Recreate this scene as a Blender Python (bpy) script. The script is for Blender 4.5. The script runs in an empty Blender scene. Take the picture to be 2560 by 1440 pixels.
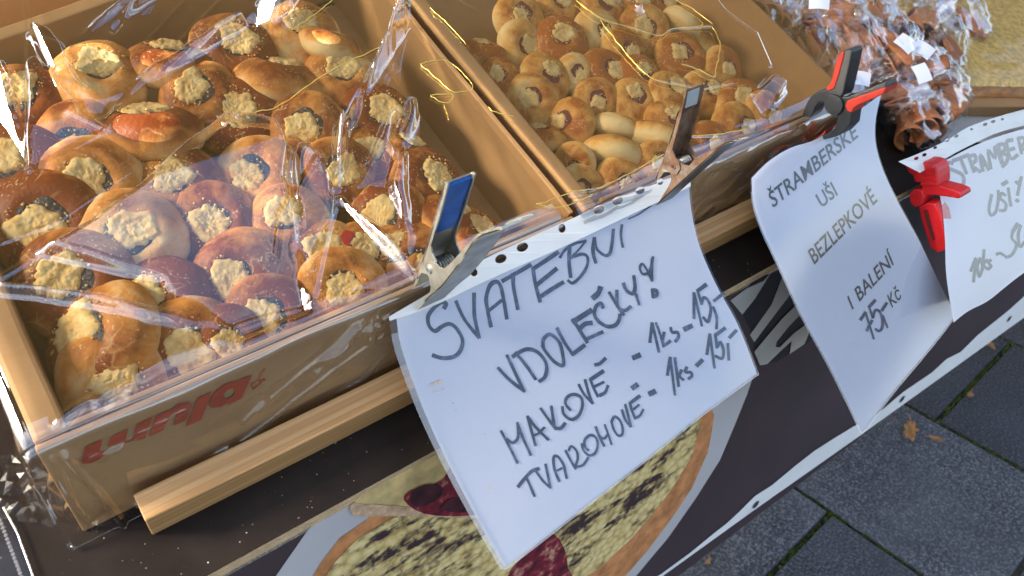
import bpy, bmesh, math, random
from mathutils import Vector, Matrix, noise
from mathutils.geometry import tessellate_polygon

# ------------------------------------------------------------------ frames
# Table frame: x along the stall front, y towards the seller, z normal to the
# sloping counter. The counter leans 22 degrees towards the customer.
TAU = math.radians(22.0)
ZOFF = 0.9076
TM = Matrix(((1, 0, 0, 0),
             (0, math.cos(TAU), -math.sin(TAU), 0),
             (0, math.sin(TAU), math.cos(TAU), ZOFF),
             (0, 0, 0, 1)))
TI = TM.inverted()
EY = Vector((0, math.cos(TAU), -math.sin(TAU)))      # world y in the table frame
UP = Vector((0, math.sin(TAU), math.cos(TAU)))       # world z in the table frame

# camera (solved from the photograph)
CP = Vector((0.0449, -0.2682, 0.6070))
YAW, TILT, ROLL, FPX = -0.9039, 0.6309, 0.3643, 2000.5
CR = Matrix.Rotation(YAW, 3, 'Z') @ Matrix.Rotation(TILT, 3, 'X') @ Matrix.Rotation(ROLL, 3, 'Z')

scene = bpy.context.scene
COL = scene.collection
cam_d = bpy.data.cameras.new('camera')
cam = bpy.data.objects.new('camera', cam_d)
COL.objects.link(cam)
cam.matrix_world = TM @ Matrix.Translation(CP) @ CR.to_4x4()
cam_d.sensor_width = 36.0
cam_d.lens = FPX * 36.0 / 2560.0
cam_d.clip_start = 0.02
cam_d.clip_end = 500
cam_d.dof.use_dof = True
cam_d.dof.focus_distance = 0.72
cam_d.dof.aperture_fstop = 11.0
scene.camera = cam

# ------------------------------------------------------------------ light
SUN_T = Vector((-0.737, 0.486, 0.469))               # to the sun, table frame
SUN_W = (TM.to_3x3() @ SUN_T).normalized()
SUN_EL = math.asin(SUN_W.z)
SUN_AZ = math.atan2(SUN_W.x, SUN_W.y)
world = bpy.data.worlds.new('World')
scene.world = world
world.use_nodes = True
wn = world.node_tree.nodes
wl = world.node_tree.links
wn.clear()
w_out = wn.new('ShaderNodeOutputWorld')
w_bg = wn.new('ShaderNodeBackground')
w_bg.inputs['Strength'].default_value = 0.15
sky = wn.new('ShaderNodeTexSky')
sky.sky_type = 'NISHITA'
sky.sun_disc = False
sky.sun_elevation = SUN_EL
sky.sun_rotation = SUN_AZ
sky.air_density = 1.0
sky.dust_density = 2.2
# broken clouds, spread evenly over the whole sky
w_tc = wn.new('ShaderNodeTexCoord')
w_no = wn.new('ShaderNodeTexNoise')
w_no.inputs['Scale'].default_value = 3.2
w_no.inputs['Detail'].default_value = 7.0
w_no.inputs['Roughness'].default_value = 0.58
wl.new(w_tc.outputs['Generated'], w_no.inputs['Vector'])
w_mr = wn.new('ShaderNodeMapRange')
w_mr.inputs['From Min'].default_value = 0.50
w_mr.inputs['From Max'].default_value = 0.66
w_mr.inputs['To Max'].default_value = 0.6
wl.new(w_no.outputs['Fac'], w_mr.inputs['Value'])
w_mix = wn.new('ShaderNodeMix')
w_mix.data_type = 'RGBA'
wl.new(w_mr.outputs['Result'], w_mix.inputs['Factor'])
wl.new(sky.outputs['Color'], w_mix.inputs['A'])
w_mix.inputs['B'].default_value = (8.0, 8.1, 8.2, 1)
world.cycles.sampling_method = 'MANUAL'
world.cycles.sample_map_resolution = 512
wl.new(w_mix.outputs['Result'], w_bg.inputs['Color'])
wl.new(w_bg.outputs['Background'], w_out.inputs['Surface'])

sun_d = bpy.data.lights.new('sun', 'SUN')
sun_d.energy = 4.2
sun_d.angle = math.radians(16.0)
sun_d.color = (1.0, 0.90, 0.72)
sun_o = bpy.data.objects.new('sun', sun_d)
COL.objects.link(sun_o)
sun_o.rotation_euler = (-SUN_W).to_track_quat('-Z', 'Y').to_euler()
sun_o.location = (-3, 1, 4)

scene.view_settings.view_transform = 'Standard'
scene.view_settings.look = 'None'
scene.view_settings.exposure = 1.35
scene.view_settings.gamma = 1.0
scene.view_settings.use_curve_mapping = False
scene.cycles.max_bounces = 6
scene.cycles.transparent_max_bounces = 24
scene.cycles.diffuse_bounces = 2
scene.cycles.glossy_bounces = 2
scene.cycles.caustics_reflective = False
scene.cycles.caustics_refractive = False
scene.cycles.use_denoising = True
scene.cycles.use_adaptive_sampling = True
scene.cycles.adaptive_threshold = 0.03

random.seed(7)

# ------------------------------------------------------------------ helpers
def ray(px, py):
    return CR @ Vector(((px - 1280) / FPX, (720 - py) / FPX, -1.0))

def hit_z(px, py, z):
    d = ray(px, py)
    return CP + d * ((z - CP.z) / d.z)

def hit_x(px, py, x):
    d = ray(px, py)
    return CP + d * ((x - CP.x) / d.x)

def hit_plane(px, py, n, c):
    d = ray(px, py)
    return CP + d * ((c - CP.dot(n)) / d.dot(n))

def dist_mm(P):
    return FPX / 1000.0 / (P - CP).length

def tag(o, label=None, cat=None, group=None, kind=None):
    if label: o['label'] = label
    if cat: o['category'] = cat
    if group: o['group'] = group
    if kind: o['kind'] = kind
    return o

def mesh(name, verts, faces, smooth=False):
    me = bpy.data.meshes.new(name)
    me.from_pydata([tuple(v) for v in verts], [], faces)
    me.update()
    if smooth:
        for p in me.polygons: p.use_smooth = True
    return me

def obj(name, me, mat=None, parent=None, mw=None):
    o = bpy.data.objects.new(name, me)
    COL.objects.link(o)
    if mat is not None and me is not None:
        if len(me.materials) == 0: me.materials.append(mat)
    if parent is not None:
        o.parent = parent
        if mw is not None: o.matrix_local = mw
    else:
        o.matrix_world = TM if mw is None else mw
    return o

def root(name, base, mw=None):
    o = bpy.data.objects.new(name, None)
    COL.objects.link(o)
    o.empty_display_size = 0.02
    o.matrix_world = mw if mw is not None else TM @ Matrix.Translation(base)
    o['_b'] = (0.0, 0.0, 0.0)
    del o['_b']
    return o

def part(name, verts, faces, mat, rt, base, smooth=False):
    """verts in table frame -> child mesh of root at base"""
    b = Vector(base)
    me = mesh(name, [Vector(v) - b for v in verts], faces, smooth)
    return obj(name, me, mat, rt, Matrix.Identity(4))

def bevel_mesh(me, w, seg=2):
    bm = bmesh.new(); bm.from_mesh(me)
    bmesh.ops.remove_doubles(bm, verts=bm.verts, dist=1e-6)
    bmesh.ops.recalc_face_normals(bm, faces=bm.faces)
    es = [e for e in bm.edges if len(e.link_faces) == 2 and e.calc_face_angle(0) > 0.5]
    bmesh.ops.bevel(bm, geom=es, offset=w, segments=seg, profile=0.6, affect='EDGES')
    bm.to_mesh(me); bm.free()
    for p in me.polygons: p.use_smooth = False
    return me

BOXF = [(0, 3, 2, 1), (4, 5, 6, 7), (0, 1, 5, 4), (1, 2, 6, 5), (2, 3, 7, 6), (3, 0, 4, 7)]
def boxv(x0, x1, y0, y1, z0, z1):
    return [(x0, y0, z0), (x1, y0, z0), (x1, y1, z0), (x0, y1, z0),
            (x0, y0, z1), (x1, y0, z1), (x1, y1, z1), (x0, y1, z1)]

def extrude_poly(pts, dvec):
    """closed polygon of 3D points, extruded by dvec -> verts, faces"""
    n = len(pts)
    V = [Vector(p) for p in pts] + [Vector(p) + dvec for p in pts]
    F = []
    tri = tessellate_polygon([[Vector(p) for p in pts]])
    for t in tri:
        F.append(tuple(t)); F.append(tuple(i + n for i in reversed(t)))
    for i in range(n):
        j = (i + 1) % n
        F.append((i, j, j + n, i + n))
    return V, F

def fix_normals(me):
    bm = bmesh.new(); bm.from_mesh(me)
    bmesh.ops.recalc_face_normals(bm, faces=bm.faces)
    bm.to_mesh(me); bm.free()
    return me

def catmull(pts, n=6, closed=False):
    pts = [Vector(p) for p in pts]
    if len(pts) < 3: 
        return [pts[0].lerp(pts[-1], i / n) for i in range(n + 1)]
    out = []
    m = len(pts)
    rng = m if closed else m - 1
    for i in range(rng):
        p0 = pts[(i - 1) % m] if closed or i > 0 else pts[0]
        p1 = pts[i]; p2 = pts[(i + 1) % m]
        p3 = pts[(i + 2) % m] if closed or i + 2 < m else pts[-1]
        for k in range(n):
            t = k / n
            out.append(0.5 * ((2 * p1) + (-p0 + p2) * t + (2 * p0 - 5 * p1 + 4 * p2 - p3) * t * t
                              + (-p0 + 3 * p1 - 3 * p2 + p3) * t ** 3))
    if not closed: out.append(pts[-1])
    return out

def tube(path, r, seg=6, closed=False):
    path = [Vector(p) for p in path]
    V, F = [], []
    n = len(path)
    for i, p in enumerate(path):
        a = path[max(i - 1, 0)]; b = path[min(i + 1, n - 1)]
        t = (b - a).normalized()
        u = t.orthogonal().normalized() if i == 0 else (u - t * u.dot(t)).normalized()
        w = t.cross(u)
        for k in range(seg):
            an = 2 * math.pi * k / seg
            V.append(p + (u * math.cos(an) + w * math.sin(an)) * r)
    for i in range(n - 1):
        for k in range(seg):
            k2 = (k + 1) % seg
            F.append((i * seg + k, i * seg + k2, (i + 1) * seg + k2, (i + 1) * seg + k))
    F.append(tuple(range(seg))[::-1]); F.append(tuple((n - 1) * seg + k for k in range(seg)))
    return V, F

def merge(*vf):
    V, F = [], []
    for v, f in vf:
        o = len(V)
        V += list(v); F += [tuple(i + o for i in t) for t in f]
    return V, F

def inpoly(x, y, P):
    c = False
    j = len(P) - 1
    for i in range(len(P)):
        xi, yi = P[i]; xj, yj = P[j]
        if (yi > y) != (yj > y) and x < (xj - xi) * (y - yi) / (yj - yi) + xi:
            c = not c
        j = i
    return c

def nz(x, y, z=0.0):
    return noise.noise(Vector((x, y, z)))

def fbm(x, y, z=0.0, o=4):
    return noise.fractal(Vector((x, y, z)), 1.0, 2.0, o)

# ------------------------------------------------------------------ materials
class NT:
    def __init__(self, name):
        self.m = bpy.data.materials.new(name)
        self.m.use_nodes = True
        self.n = self.m.node_tree.nodes
        self.l = self.m.node_tree.links
        self.bsdf = self.n['Principled BSDF']
        self.out = self.n['Material Output']
    def node(self, t, **kw):
        nd = self.n.new(t)
        for k, v in kw.items():
            if k in nd.inputs: nd.inputs[k].default_value = v
            else: setattr(nd, k, v)
        return nd
    def link(self, a, b): self.l.new(a, b)
    def coord(self, kind='Object', scale=(1, 1, 1), rot=(0, 0, 0)):
        if kind == 'Position':
            src = self.node('ShaderNodeNewGeometry').outputs['Position']
        else:
            src = self.node('ShaderNodeTexCoord').outputs[kind]
        mp = self.node('ShaderNodeMapping')
        mp.inputs['Scale'].default_value = scale
        mp.inputs['Rotation'].default_value = rot
        self.link(src, mp.inputs['Vector'])
        return mp.outputs['Vector']
    def noise(self, vec, scale, detail=4, rough=0.55, dist=0.0):
        nd = self.node('ShaderNodeTexNoise')
        nd.inputs['Scale'].default_value = scale
        nd.inputs['Detail'].default_value = detail
        nd.inputs['Roughness'].default_value = rough
        nd.inputs['Distortion'].default_value = dist
        self.link(vec, nd.inputs['Vector'])
        return nd.outputs['Fac']
    def ramp(self, fac, stops, interp='LINEAR'):
        r = self.node('ShaderNodeValToRGB')
        cr = r.color_ramp
        cr.interpolation = interp
        while len(cr.elements) > 1: cr.elements.remove(cr.elements[-1])
        cr.elements[0].position = stops[0][0]
        cr.elements[0].color = (*stops[0][1], 1)
        for p, c in stops[1:]:
            e = cr.elements.new(p); e.color = (*c, 1)
        self.link(fac, r.inputs['Fac'])
        return r.outputs['Color']
    def rng(self, fac, a, b, c=0.0, d=1.0):
        r = self.node('ShaderNodeMapRange')
        for k, v in (('From Min', a), ('From Max', b), ('To Min', c), ('To Max', d)):
            r.inputs[k].default_value = v
        self.link(fac, r.inputs['Value'])
        return r.outputs['Result']
    def mix(self, fac, a, b, blend='MIX'):
        m = self.node('ShaderNodeMix')
        m.data_type = 'RGBA'; m.blend_type = blend
        for s, v in (('Factor', fac), ('A', a), ('B', b)):
            if isinstance(v, bpy.types.NodeSocket): self.link(v, m.inputs[s])
            elif isinstance(v, tuple): m.inputs[s].default_value = (*v, 1) if len(v) == 3 else v
            else: m.inputs[s].default_value = v
        return m.outputs['Result']
    def math(self, op, a, b=0.5):
        m = self.node('ShaderNodeMath'); m.operation = op
        for i, v in enumerate((a, b)):
            if isinstance(v, bpy.types.NodeSocket): self.link(v, m.inputs[i])
            else: m.inputs[i].default_value = v
        return m.outputs[0]
    def color(self, c):
        if isinstance(c, bpy.types.NodeSocket): self.link(c, self.bsdf.inputs['Base Color'])
        else: self.bsdf.inputs['Base Color'].default_value = (*c, 1)
    def set(self, **kw):
        for k, v in kw.items():
            k = k.replace('_', ' ')
            if isinstance(v, bpy.types.NodeSocket): self.link(v, self.bsdf.inputs[k])
            else: self.bsdf.inputs[k].default_value = v
    def bump(self, h, strength=0.3, dist=0.001):
        b = self.node('ShaderNodeBump')
        b.inputs['Strength'].default_value = strength
        b.inputs['Distance'].default_value = dist
        self.link(h, b.inputs['Height'])
        self.link(b.outputs['Normal'], self.bsdf.inputs['Normal'])
        return b

def simple(name, col, rough=0.5, metal=0.0, spec=0.5, nscale=None, namp=0.15, bump=0.0):
    t = NT(name)
    if nscale:
        v = t.coord()
        n = t.noise(v, nscale, 5)
        lo = tuple(c * (1 - namp) for c in col); hi = tuple(min(1, c * (1 + namp)) for c in col)
        t.color(t.ramp(n, [(0.3, lo), (0.7, hi)]))
        if bump: t.bump(n, bump, 0.0008)
    else:
        t.color(col)
    t.set(Roughness=rough, Metallic=metal, Specular_IOR_Level=spec)
    return t.m

M = {}

def film_mat(name, tint=(1, 1, 1), boost=1.0, rough=0.03, bscale=0, bstr=0.0, haze=0.0):
    t = NT(name)
    t.n.remove(t.bsdf)
    tr = t.node('ShaderNodeBsdfTransparent'); tr.inputs['Color'].default_value = (*tint, 1)
    gl = t.node('ShaderNodeBsdfGlossy'); gl.inputs['Roughness'].default_value = rough
    gl.inputs['Color'].default_value = (1, 1, 1, 1)
    fr = t.node('ShaderNodeFresnel'); fr.inputs['IOR'].default_value = 1.5
    f2 = t.math('MULTIPLY', fr.outputs[0], 1.75 * boost)
    f3 = t.math('MINIMUM', f2, 0.62)
    mx = t.node('ShaderNodeMixShader')
    t.link(f3, mx.inputs[0]); t.link(tr.outputs[0], mx.inputs[1]); t.link(gl.outputs[0], mx.inputs[2])
    res = mx.outputs[0]
    if bscale:
        v = t.coord()
        n = t.noise(v, bscale, 3, 0.5, 0.6)
        b = t.node('ShaderNodeBump'); b.inputs['Strength'].default_value = bstr
        b.inputs['Distance'].default_value = 0.002
        t.link(n, b.inputs['Height'])
        t.link(b.outputs[0], gl.inputs['Normal']); t.link(b.outputs[0], fr.inputs['Normal'])
    if haze:
        df = t.node('ShaderNodeBsdfDiffuse'); df.inputs['Color'].default_value = (0.8, 0.82, 0.85, 1)
        m2 = t.node('ShaderNodeMixShader'); m2.inputs[0].default_value = haze
        t.link(res, m2.inputs[1]); t.link(df.outputs[0], m2.inputs[2])
        res = m2.outputs[0]
    t.link(res, t.out.inputs['Surface'])
    return t.m

M['film'] = film_mat('cellophane', boost=2.5, rough=0.02)
M['film_front'] = film_mat('cellophane_front', boost=1.1, rough=0.04)
M['cling'] = film_mat('thin_cling_film', boost=0.3, rough=0.04)
M['film_crumple'] = film_mat('crumpled_cellophane', boost=0.2, rough=0.22)
M['sleeve'] = film_mat('plastic_sleeve', boost=0.8, rough=0.13, bscale=30, bstr=0.03)
M['sleeve_edge'] = film_mat('sleeve_edge', tint=(0.85, 0.86, 0.88), boost=1.0, rough=0.2, haze=0.16)

# crust of the buns
def dough_mat(name, dark, gold, pale, bias):
    t = NT(name)
    v = t.coord('Object')
    tc = t.node('ShaderNodeTexCoord')
    sx = t.node('ShaderNodeSeparateXYZ'); t.link(tc.outputs['Object'], sx.inputs[0])
    oi = t.node('ShaderNodeObjectInfo')
    off = t.node('ShaderNodeVectorMath'); off.operation = 'ADD'
    sc = t.node('ShaderNodeVectorMath'); sc.operation = 'SCALE'
    cmb = t.node('ShaderNodeCombineXYZ')
    for i in range(3): t.link(oi.outputs['Random'], cmb.inputs[i])
    t.link(cmb.outputs[0], sc.inputs[0]); sc.inputs['Scale'].default_value = 7.0
    t.link(v, off.inputs[0]); t.link(sc.outputs[0], off.inputs[1])
    vv = off.outputs[0]
    n1 = t.noise(vv, 24, 4, 0.6, 0.5)
    n2 = t.noise(vv, 120, 5, 0.65)
    # baked colour: dark where the top faced the heat, pale towards the foot
    h = t.rng(sx.outputs['Z'], -0.010, 0.0145)
    a = t.math('ADD', h, t.math('MULTIPLY', t.math('SUBTRACT', n1, 0.5), 2.4))
    a = t.math('ADD', a, t.math('MULTIPLY', t.math('SUBTRACT', oi.outputs['Random'], 0.5), 0.7))
    a = t.math('ADD', a, t.math('MULTIPLY', t.math('SUBTRACT', n2, 0.5), 0.45))
    a = t.math('ADD', a, bias)
    c = t.ramp(a, [(0.02, pale), (0.30, tuple(0.55 * x + 0.45 * y for x, y in zip(gold, pale))), (0.50, gold), (0.78, tuple(0.45 * x + 0.55 * y for x, y in zip(gold, dark))), (1.0, dark)])
    # thin pale cracks where the crust stretched
    vo = t.node('ShaderNodeTexVoronoi'); vo.feature = 'DISTANCE_TO_EDGE'
    vo.inputs['Scale'].default_value = 60
    wv = t.node('ShaderNodeVectorMath'); wv.operation = 'ADD'
    nn = t.node('ShaderNodeTexNoise'); nn.inputs['Scale'].default_value = 30
    t.link(vv, nn.inputs['Vector'])
    s2 = t.node('ShaderNodeVectorMath'); s2.operation = 'SCALE'; s2.inputs['Scale'].default_value = 0.03
    t.link(nn.outputs['Color'], s2.inputs[0]); t.link(vv, wv.inputs[0]); t.link(s2.outputs[0], wv.inputs[1])
    t.link(wv.outputs[0], vo.inputs['Vector'])
    cr = t.rng(vo.outputs['Distance'], 0.0, 0.06, 1.0, 0.0)
    cr = t.math('MULTIPLY', cr, t.rng(t.noise(vv, 40, 2), 0.52, 0.66, 0.0, 0.55))
    c = t.mix(cr, c, tuple(0.4 * x + 0.6 * y for x, y in zip(gold, pale)))
    # sugar and crumb dust
    d = t.noise(vv, 420, 2, 0.5)
    dm = t.math('MULTIPLY', t.rng(d, 0.60, 0.68), t.rng(t.noise(vv, 46, 3), 0.48, 0.62, 0, 0.8))
    c = t.mix(dm, c, (0.74, 0.55, 0.28))
    t.color(c)
    t.set(Roughness=t.rng(a, 0.2, 1.0, 0.75, 0.48), Specular_IOR_Level=0.22)
    hh = t.math('ADD', t.math('MULTIPLY', n2, 0.8), t.math('MULTIPLY', d, 0.3))
    t.bump(hh, 0.55, 0.002)
    return t.m

M['dough'] = dough_mat('poppy_bun_crust', (0.22, 0.050, 0.010), (0.70, 0.285, 0.060), (0.88, 0.62, 0.27), -0.10)
M['dough2'] = dough_mat('jam_bun_crust', (0.38, 0.11, 0.020), (0.78, 0.40, 0.095), (0.88, 0.64, 0.28), -0.14)

def crumble_mat():
    t = NT('butter_crumble')
    v = t.coord('Object')
    n = t.noise(v, 160, 5, 0.6)
    n2 = t.noise(v, 45, 3)
    c = t.ramp(n, [(0.28, (0.60, 0.34, 0.09)), (0.48, (0.83, 0.58, 0.22)), (0.75, (0.90, 0.72, 0.37))])
    c = t.mix(t.rng(n2, 0.46, 0.66, 0, 0.75), c, (0.64, 0.31, 0.07))
    t.color(c)
    t.set(Roughness=0.75, Specular_IOR_Level=0.25)
    t.bump(n, 0.6, 0.002)
    return t.m
M['crumble'] = crumble_mat()

def filling_mat(name, c0, c1, rough):
    t = NT(name)
    v = t.coord('Object')
    n = t.noise(v, 520, 3, 0.6)
    t.color(t.ramp(n, [(0.35, c0), (0.62, c1), (0.75, tuple(min(1, x * 1.8) for x in c1))]))
    t.set(Roughness=rough)
    t.bump(n, 0.9, 0.0015)
    return t.m
M['poppy'] = filling_mat('poppy_seed_filling', (0.008, 0.008, 0.010), (0.035, 0.032, 0.036), 0.42)
M['jam'] = filling_mat('plum_jam_filling', (0.07, 0.010, 0.014), (0.17, 0.028, 0.035), 0.25)

M['jam_red'] = simple('red_jam', (0.42, 0.02, 0.012), 0.3, nscale=120, namp=0.3)
def carton_mat(name, base, dark):
    t = NT(name)
    v = t.coord('Object')
    n = t.noise(v, 14, 5, 0.6)
    fib = t.noise(t.coord('Object', (60, 900, 900)), 1.0, 3, 0.6)
    fl = t.noise(t.coord('Object', (1, 1, 1)), 900, 2, 0.5)
    c = t.ramp(n, [(0.3, dark), (0.7, base)])
    c = t.mix(t.rng(fl, 0.55, 0.75, 0, 0.25), c, tuple(x * 0.6 for x in base))
    c = t.mix(t.rng(fib, 0.5, 0.8, 0, 0.18), c, tuple(min(1, x * 1.3) for x in base))
    t.color(c)
    t.set(Roughness=0.62, Specular_IOR_Level=0.3)
    t.bump(t.math('ADD', t.math('MULTIPLY', fib, 0.3), n), 0.25, 0.001)
    return t.m
M['gold_crease'] = simple('golden_cellophane_crease', (0.86, 0.60, 0.14), 0.28, 0.75, nscale=200, namp=0.2)  # gold metal colour standing in for light caught in the film creases
M['carton'] = carton_mat('brown_cardboard', (0.52, 0.30, 0.130), (0.42, 0.235, 0.098))
M['carton_in'] = carton_mat('cardboard_inner_face', (0.50, 0.285, 0.120), (0.40, 0.22, 0.088))
M['carton_edge'] = carton_mat('cardboard_cut_edge', (0.34, 0.19, 0.075), (0.14, 0.075, 0.03))
M['red_print'] = simple('red_carton_print', (0.48, 0.075, 0.026), 0.5, nscale=60, namp=0.18)

def pine_mat():
    t = NT('planed_pine')
    v = t.coord('Object', (1.0, 120, 120))
    n = t.noise(v, 1.4, 5, 0.65, 0.6)
    w = t.noise(t.coord('Object', (6, 700, 700)), 1.0, 3)
    c = t.ramp(n, [(0.25, (0.38, 0.19, 0.068)), (0.42, (0.50, 0.275, 0.108)), (0.50, (0.43, 0.225, 0.084)), (0.58, (0.57, 0.345, 0.15)), (0.75, (0.46, 0.25, 0.095))])
    c = t.mix(t.rng(w, 0.5, 0.8, 0, 0.3), c, (0.30, 0.14, 0.045))
    t.color(c)
    t.set(Roughness=0.5, Specular_IOR_Level=0.35)
    t.bump(t.math('ADD', n, t.math('MULTIPLY', w, 0.5)), 0.25, 0.0008)
    return t.m
M['pine'] = pine_mat()

def black_top_mat():
    t = NT('black_film_faced_plywood')
    v = t.coord('Object')
    n = t.noise(v, 9, 5, 0.6)
    sp = t.noise(v, 330, 2, 0.4)
    sp2 = t.noise(v, 60, 2)
    c = t.ramp(n, [(0.3, (0.010, 0.007, 0.006)), (0.7, (0.026, 0.019, 0.015))])
    dust = t.math('MULTIPLY', t.rng(sp, 0.735, 0.76), t.rng(sp2, 0.45, 0.6))
    c = t.mix(dust, c, (0.5, 0.46, 0.4))
    t.color(c)
    t.set(Roughness=t.rng(n, 0.3, 0.7, 0.36, 0.52), Specular_IOR_Level=0.10)
    t.bump(t.noise(v, 160, 4), 0.12, 0.0006)
    return t.m
M['black_top'] = black_top_mat()
M['ply_light'] = simple('birch_ply_light', (0.70, 0.49, 0.27), 0.6, nscale=80, namp=0.15, bump=0.3)
M['ply_dark'] = simple('birch_ply_dark', (0.20, 0.105, 0.045), 0.65, nscale=80, namp=0.25, bump=0.3)

def paver_mat():
    t = NT('dark_granite_paver')
    v = t.coord('Position')
    oi = t.node('ShaderNodeObjectInfo')
    n = t.noise(v, 190, 4, 0.7)
    n2 = t.noise(v, 5, 5, 0.6)
    c = t.ramp(n, [(0.34, (0.007, 0.008, 0.011)), (0.5, (0.026, 0.029, 0.036)), (0.68, (0.125, 0.132, 0.148))])
    c = t.mix(t.rng(n2, 0.40, 0.75, 0.0, 0.35), c, (0.10, 0.11, 0.13))
    c = t.mix(1.0, c, t.ramp(oi.outputs['Random'], [(0.0, (0.62, 0.62, 0.64)), (0.45, (0.85, 0.85, 0.86)), (0.55, (1.0, 1.0, 1.0)), (1.0, (1.7, 1.7, 1.65))]), 'MULTIPLY')
    st = t.noise(v, 2.2, 5, 0.7, 0.8)
    c = t.mix(t.rng(st, 0.52, 0.70, 0, 0.5), c, (0.022, 0.024, 0.028))
    t.color(c)
    t.set(Roughness=0.62, Specular_IOR_Level=0.35)
    t.bump(n, 0.5, 0.002)
    return t.m
M['paver'] = paver_mat()
M['joint'] = simple('sandy_joint_soil', (0.028, 0.028, 0.022), 0.95, nscale=120, namp=0.5, bump=0.6)
M['moss'] = simple('joint_moss', (0.10, 0.15, 0.02), 0.95, nscale=200, namp=0.5, bump=1.0)
M['leaf'] = simple('dry_leaf', (0.26, 0.125, 0.035), 0.75, nscale=90, namp=0.45, bump=0.4)

def paper_mat():
    t = NT('white_paper')
    v = t.coord('Object')
    n = t.noise(v, 7, 3)
    t.color(t.ramp(n, [(0.3, (0.61, 0.64, 0.74)), (0.7, (0.64, 0.67, 0.77))]))
    t.set(Roughness=0.7, Specular_IOR_Level=0.3)
    return t.m
M['paper'] = paper_mat()
M['strip'] = simple('white_sleeve_strip', (0.64, 0.65, 0.64), 0.35, nscale=30, namp=0.06)
def ink_mat():
    t = NT('marker_ink')
    n = t.noise(t.coord('Object'), 220, 3, 0.6)
    n2 = t.noise(t.coord('Object'), 40, 3, 0.6)
    c = t.ramp(t.math('ADD', t.math('MULTIPLY', n, 0.5), t.math('MULTIPLY', n2, 0.5)),
               [(0.35, (0.022, 0.026, 0.045)), (0.52, (0.050, 0.065, 0.11)), (0.68, (0.16, 0.20, 0.32))])
    t.color(c); t.set(Roughness=0.6)
    return t.m
M['ink'] = ink_mat()
M['print_ink'] = simple('printed_black_ink', (0.055, 0.052, 0.042), 0.6, nscale=200, namp=0.5)
M['smudge'] = simple('brown_smudge', (0.45, 0.36, 0.26), 0.7)

M['zinc'] = simple('zinc_plated_steel', (0.44, 0.44, 0.39), 0.40, 0.85, nscale=70, namp=0.28, bump=0.15)
M['steel'] = simple('spring_steel', (0.30, 0.29, 0.26), 0.32, 0.9)
M['blue_grip'] = simple('worn_blue_vinyl_grip', (0.0, 0.10, 0.42), 0.38, nscale=60, namp=0.35, bump=0.15)
def rust_mat():
    t = NT('rusty_steel')
    v = t.coord('Object')
    n = t.noise(v, 110, 6, 0.65)
    n2 = t.noise(v, 30, 3)
    f = t.math('ADD', t.math('MULTIPLY', n, 0.6), t.math('MULTIPLY', n2, 0.4))
    t.color(t.ramp(f, [(0.34, (0.06, 0.035, 0.024)), (0.47, (0.17, 0.09, 0.05)), (0.56, (0.22, 0.15, 0.10)), (0.66, (0.34, 0.32, 0.29))]))
    t.set(Metallic=t.rng(f, 0.5, 0.64, 0.1, 0.8), Roughness=t.rng(f, 0.5, 0.64, 0.75, 0.4))
    t.bump(n, 0.5, 0.001)
    return t.m
M['rust'] = rust_mat()
M['dull_steel'] = simple('dull_dark_steel', (0.17, 0.17, 0.165), 0.42, 0.8, nscale=60, namp=0.4, bump=0.2)
M['bare_steel'] = simple('bare_bright_steel', (0.42, 0.46, 0.47), 0.5, 0.35, nscale=60, namp=0.2)
M['black_plastic'] = simple('black_nylon_plastic', (0.016, 0.018, 0.020), 0.42, nscale=90, namp=0.2, bump=0.1)
M['red_plastic'] = simple('red_soft_plastic', (0.47, 0.036, 0.018), 0.42, nscale=90, namp=0.12, bump=0.1)
M['scarlet'] = simple('scarlet_plastic', (0.50, 0.012, 0.018), 0.38, nscale=60, namp=0.15, bump=0.1)
M['scarlet_dark'] = simple('dark_slot_plastic', (0.10, 0.010, 0.012), 0.6)

M['banner'] = simple('dark_brown_vinyl_banner', (0.052, 0.034, 0.038), 0.42, nscale=4, namp=0.25)
M['hem'] = simple('white_vinyl_hem', (0.80, 0.80, 0.78), 0.5, nscale=10, namp=0.06)
M['bwhite'] = simple('banner_white_print', (0.50, 0.48, 0.48), 0.45, nscale=6, namp=0.05)
M['bletter'] = simple('banner_letter_print', (0.46, 0.45, 0.41), 0.45, nscale=6, namp=0.05)
M['bshadow'] = simple('banner_letter_shadow_print', (0.010, 0.010, 0.016), 0.45)
M['bcrust'] = simple('printed_pie_crust', (0.56, 0.235, 0.085), 0.45, nscale=55, namp=0.35)
M['eyelet'] = simple('eyelet_metal', (0.25, 0.28, 0.28), 0.35, 0.9)
M['eyelet_hole'] = simple('eyelet_hole_dark', (0.02, 0.025, 0.03), 0.8)
def pie_mat():
    t = NT('printed_crumble_pie')
    v = t.coord('Object')
    d = t.noise(t.coord('Object', (14, 40, 40), (0.0, 0.5, 0.2)), 1.0, 5, 0.6, 0.3)
    vo = t.node('ShaderNodeTexVoronoi'); vo.inputs['Scale'].default_value = 95
    t.link(v, vo.inputs['Vector'])
    n = t.noise(v, 120, 4)
    c = t.ramp(vo.outputs['Distance'], [(0.0, (0.86, 0.72, 0.36)), (0.5, (0.70, 0.52, 0.20)), (0.9, (0.28, 0.17, 0.05))])
    c = t.mix(t.rng(n, 0.4, 0.7, 0, 0.5), c, (0.74, 0.62, 0.30))
    dk = t.math('ADD', d, t.math('MULTIPLY', t.math('SUBTRACT', n, 0.5), 0.35))
    c = t.mix(t.rng(dk, 0.49, 0.60), c, (0.045, 0.022, 0.026))
    t.color(c); t.set(Roughness=0.45)
    return t.m
M['pie'] = pie_mat()
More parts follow.
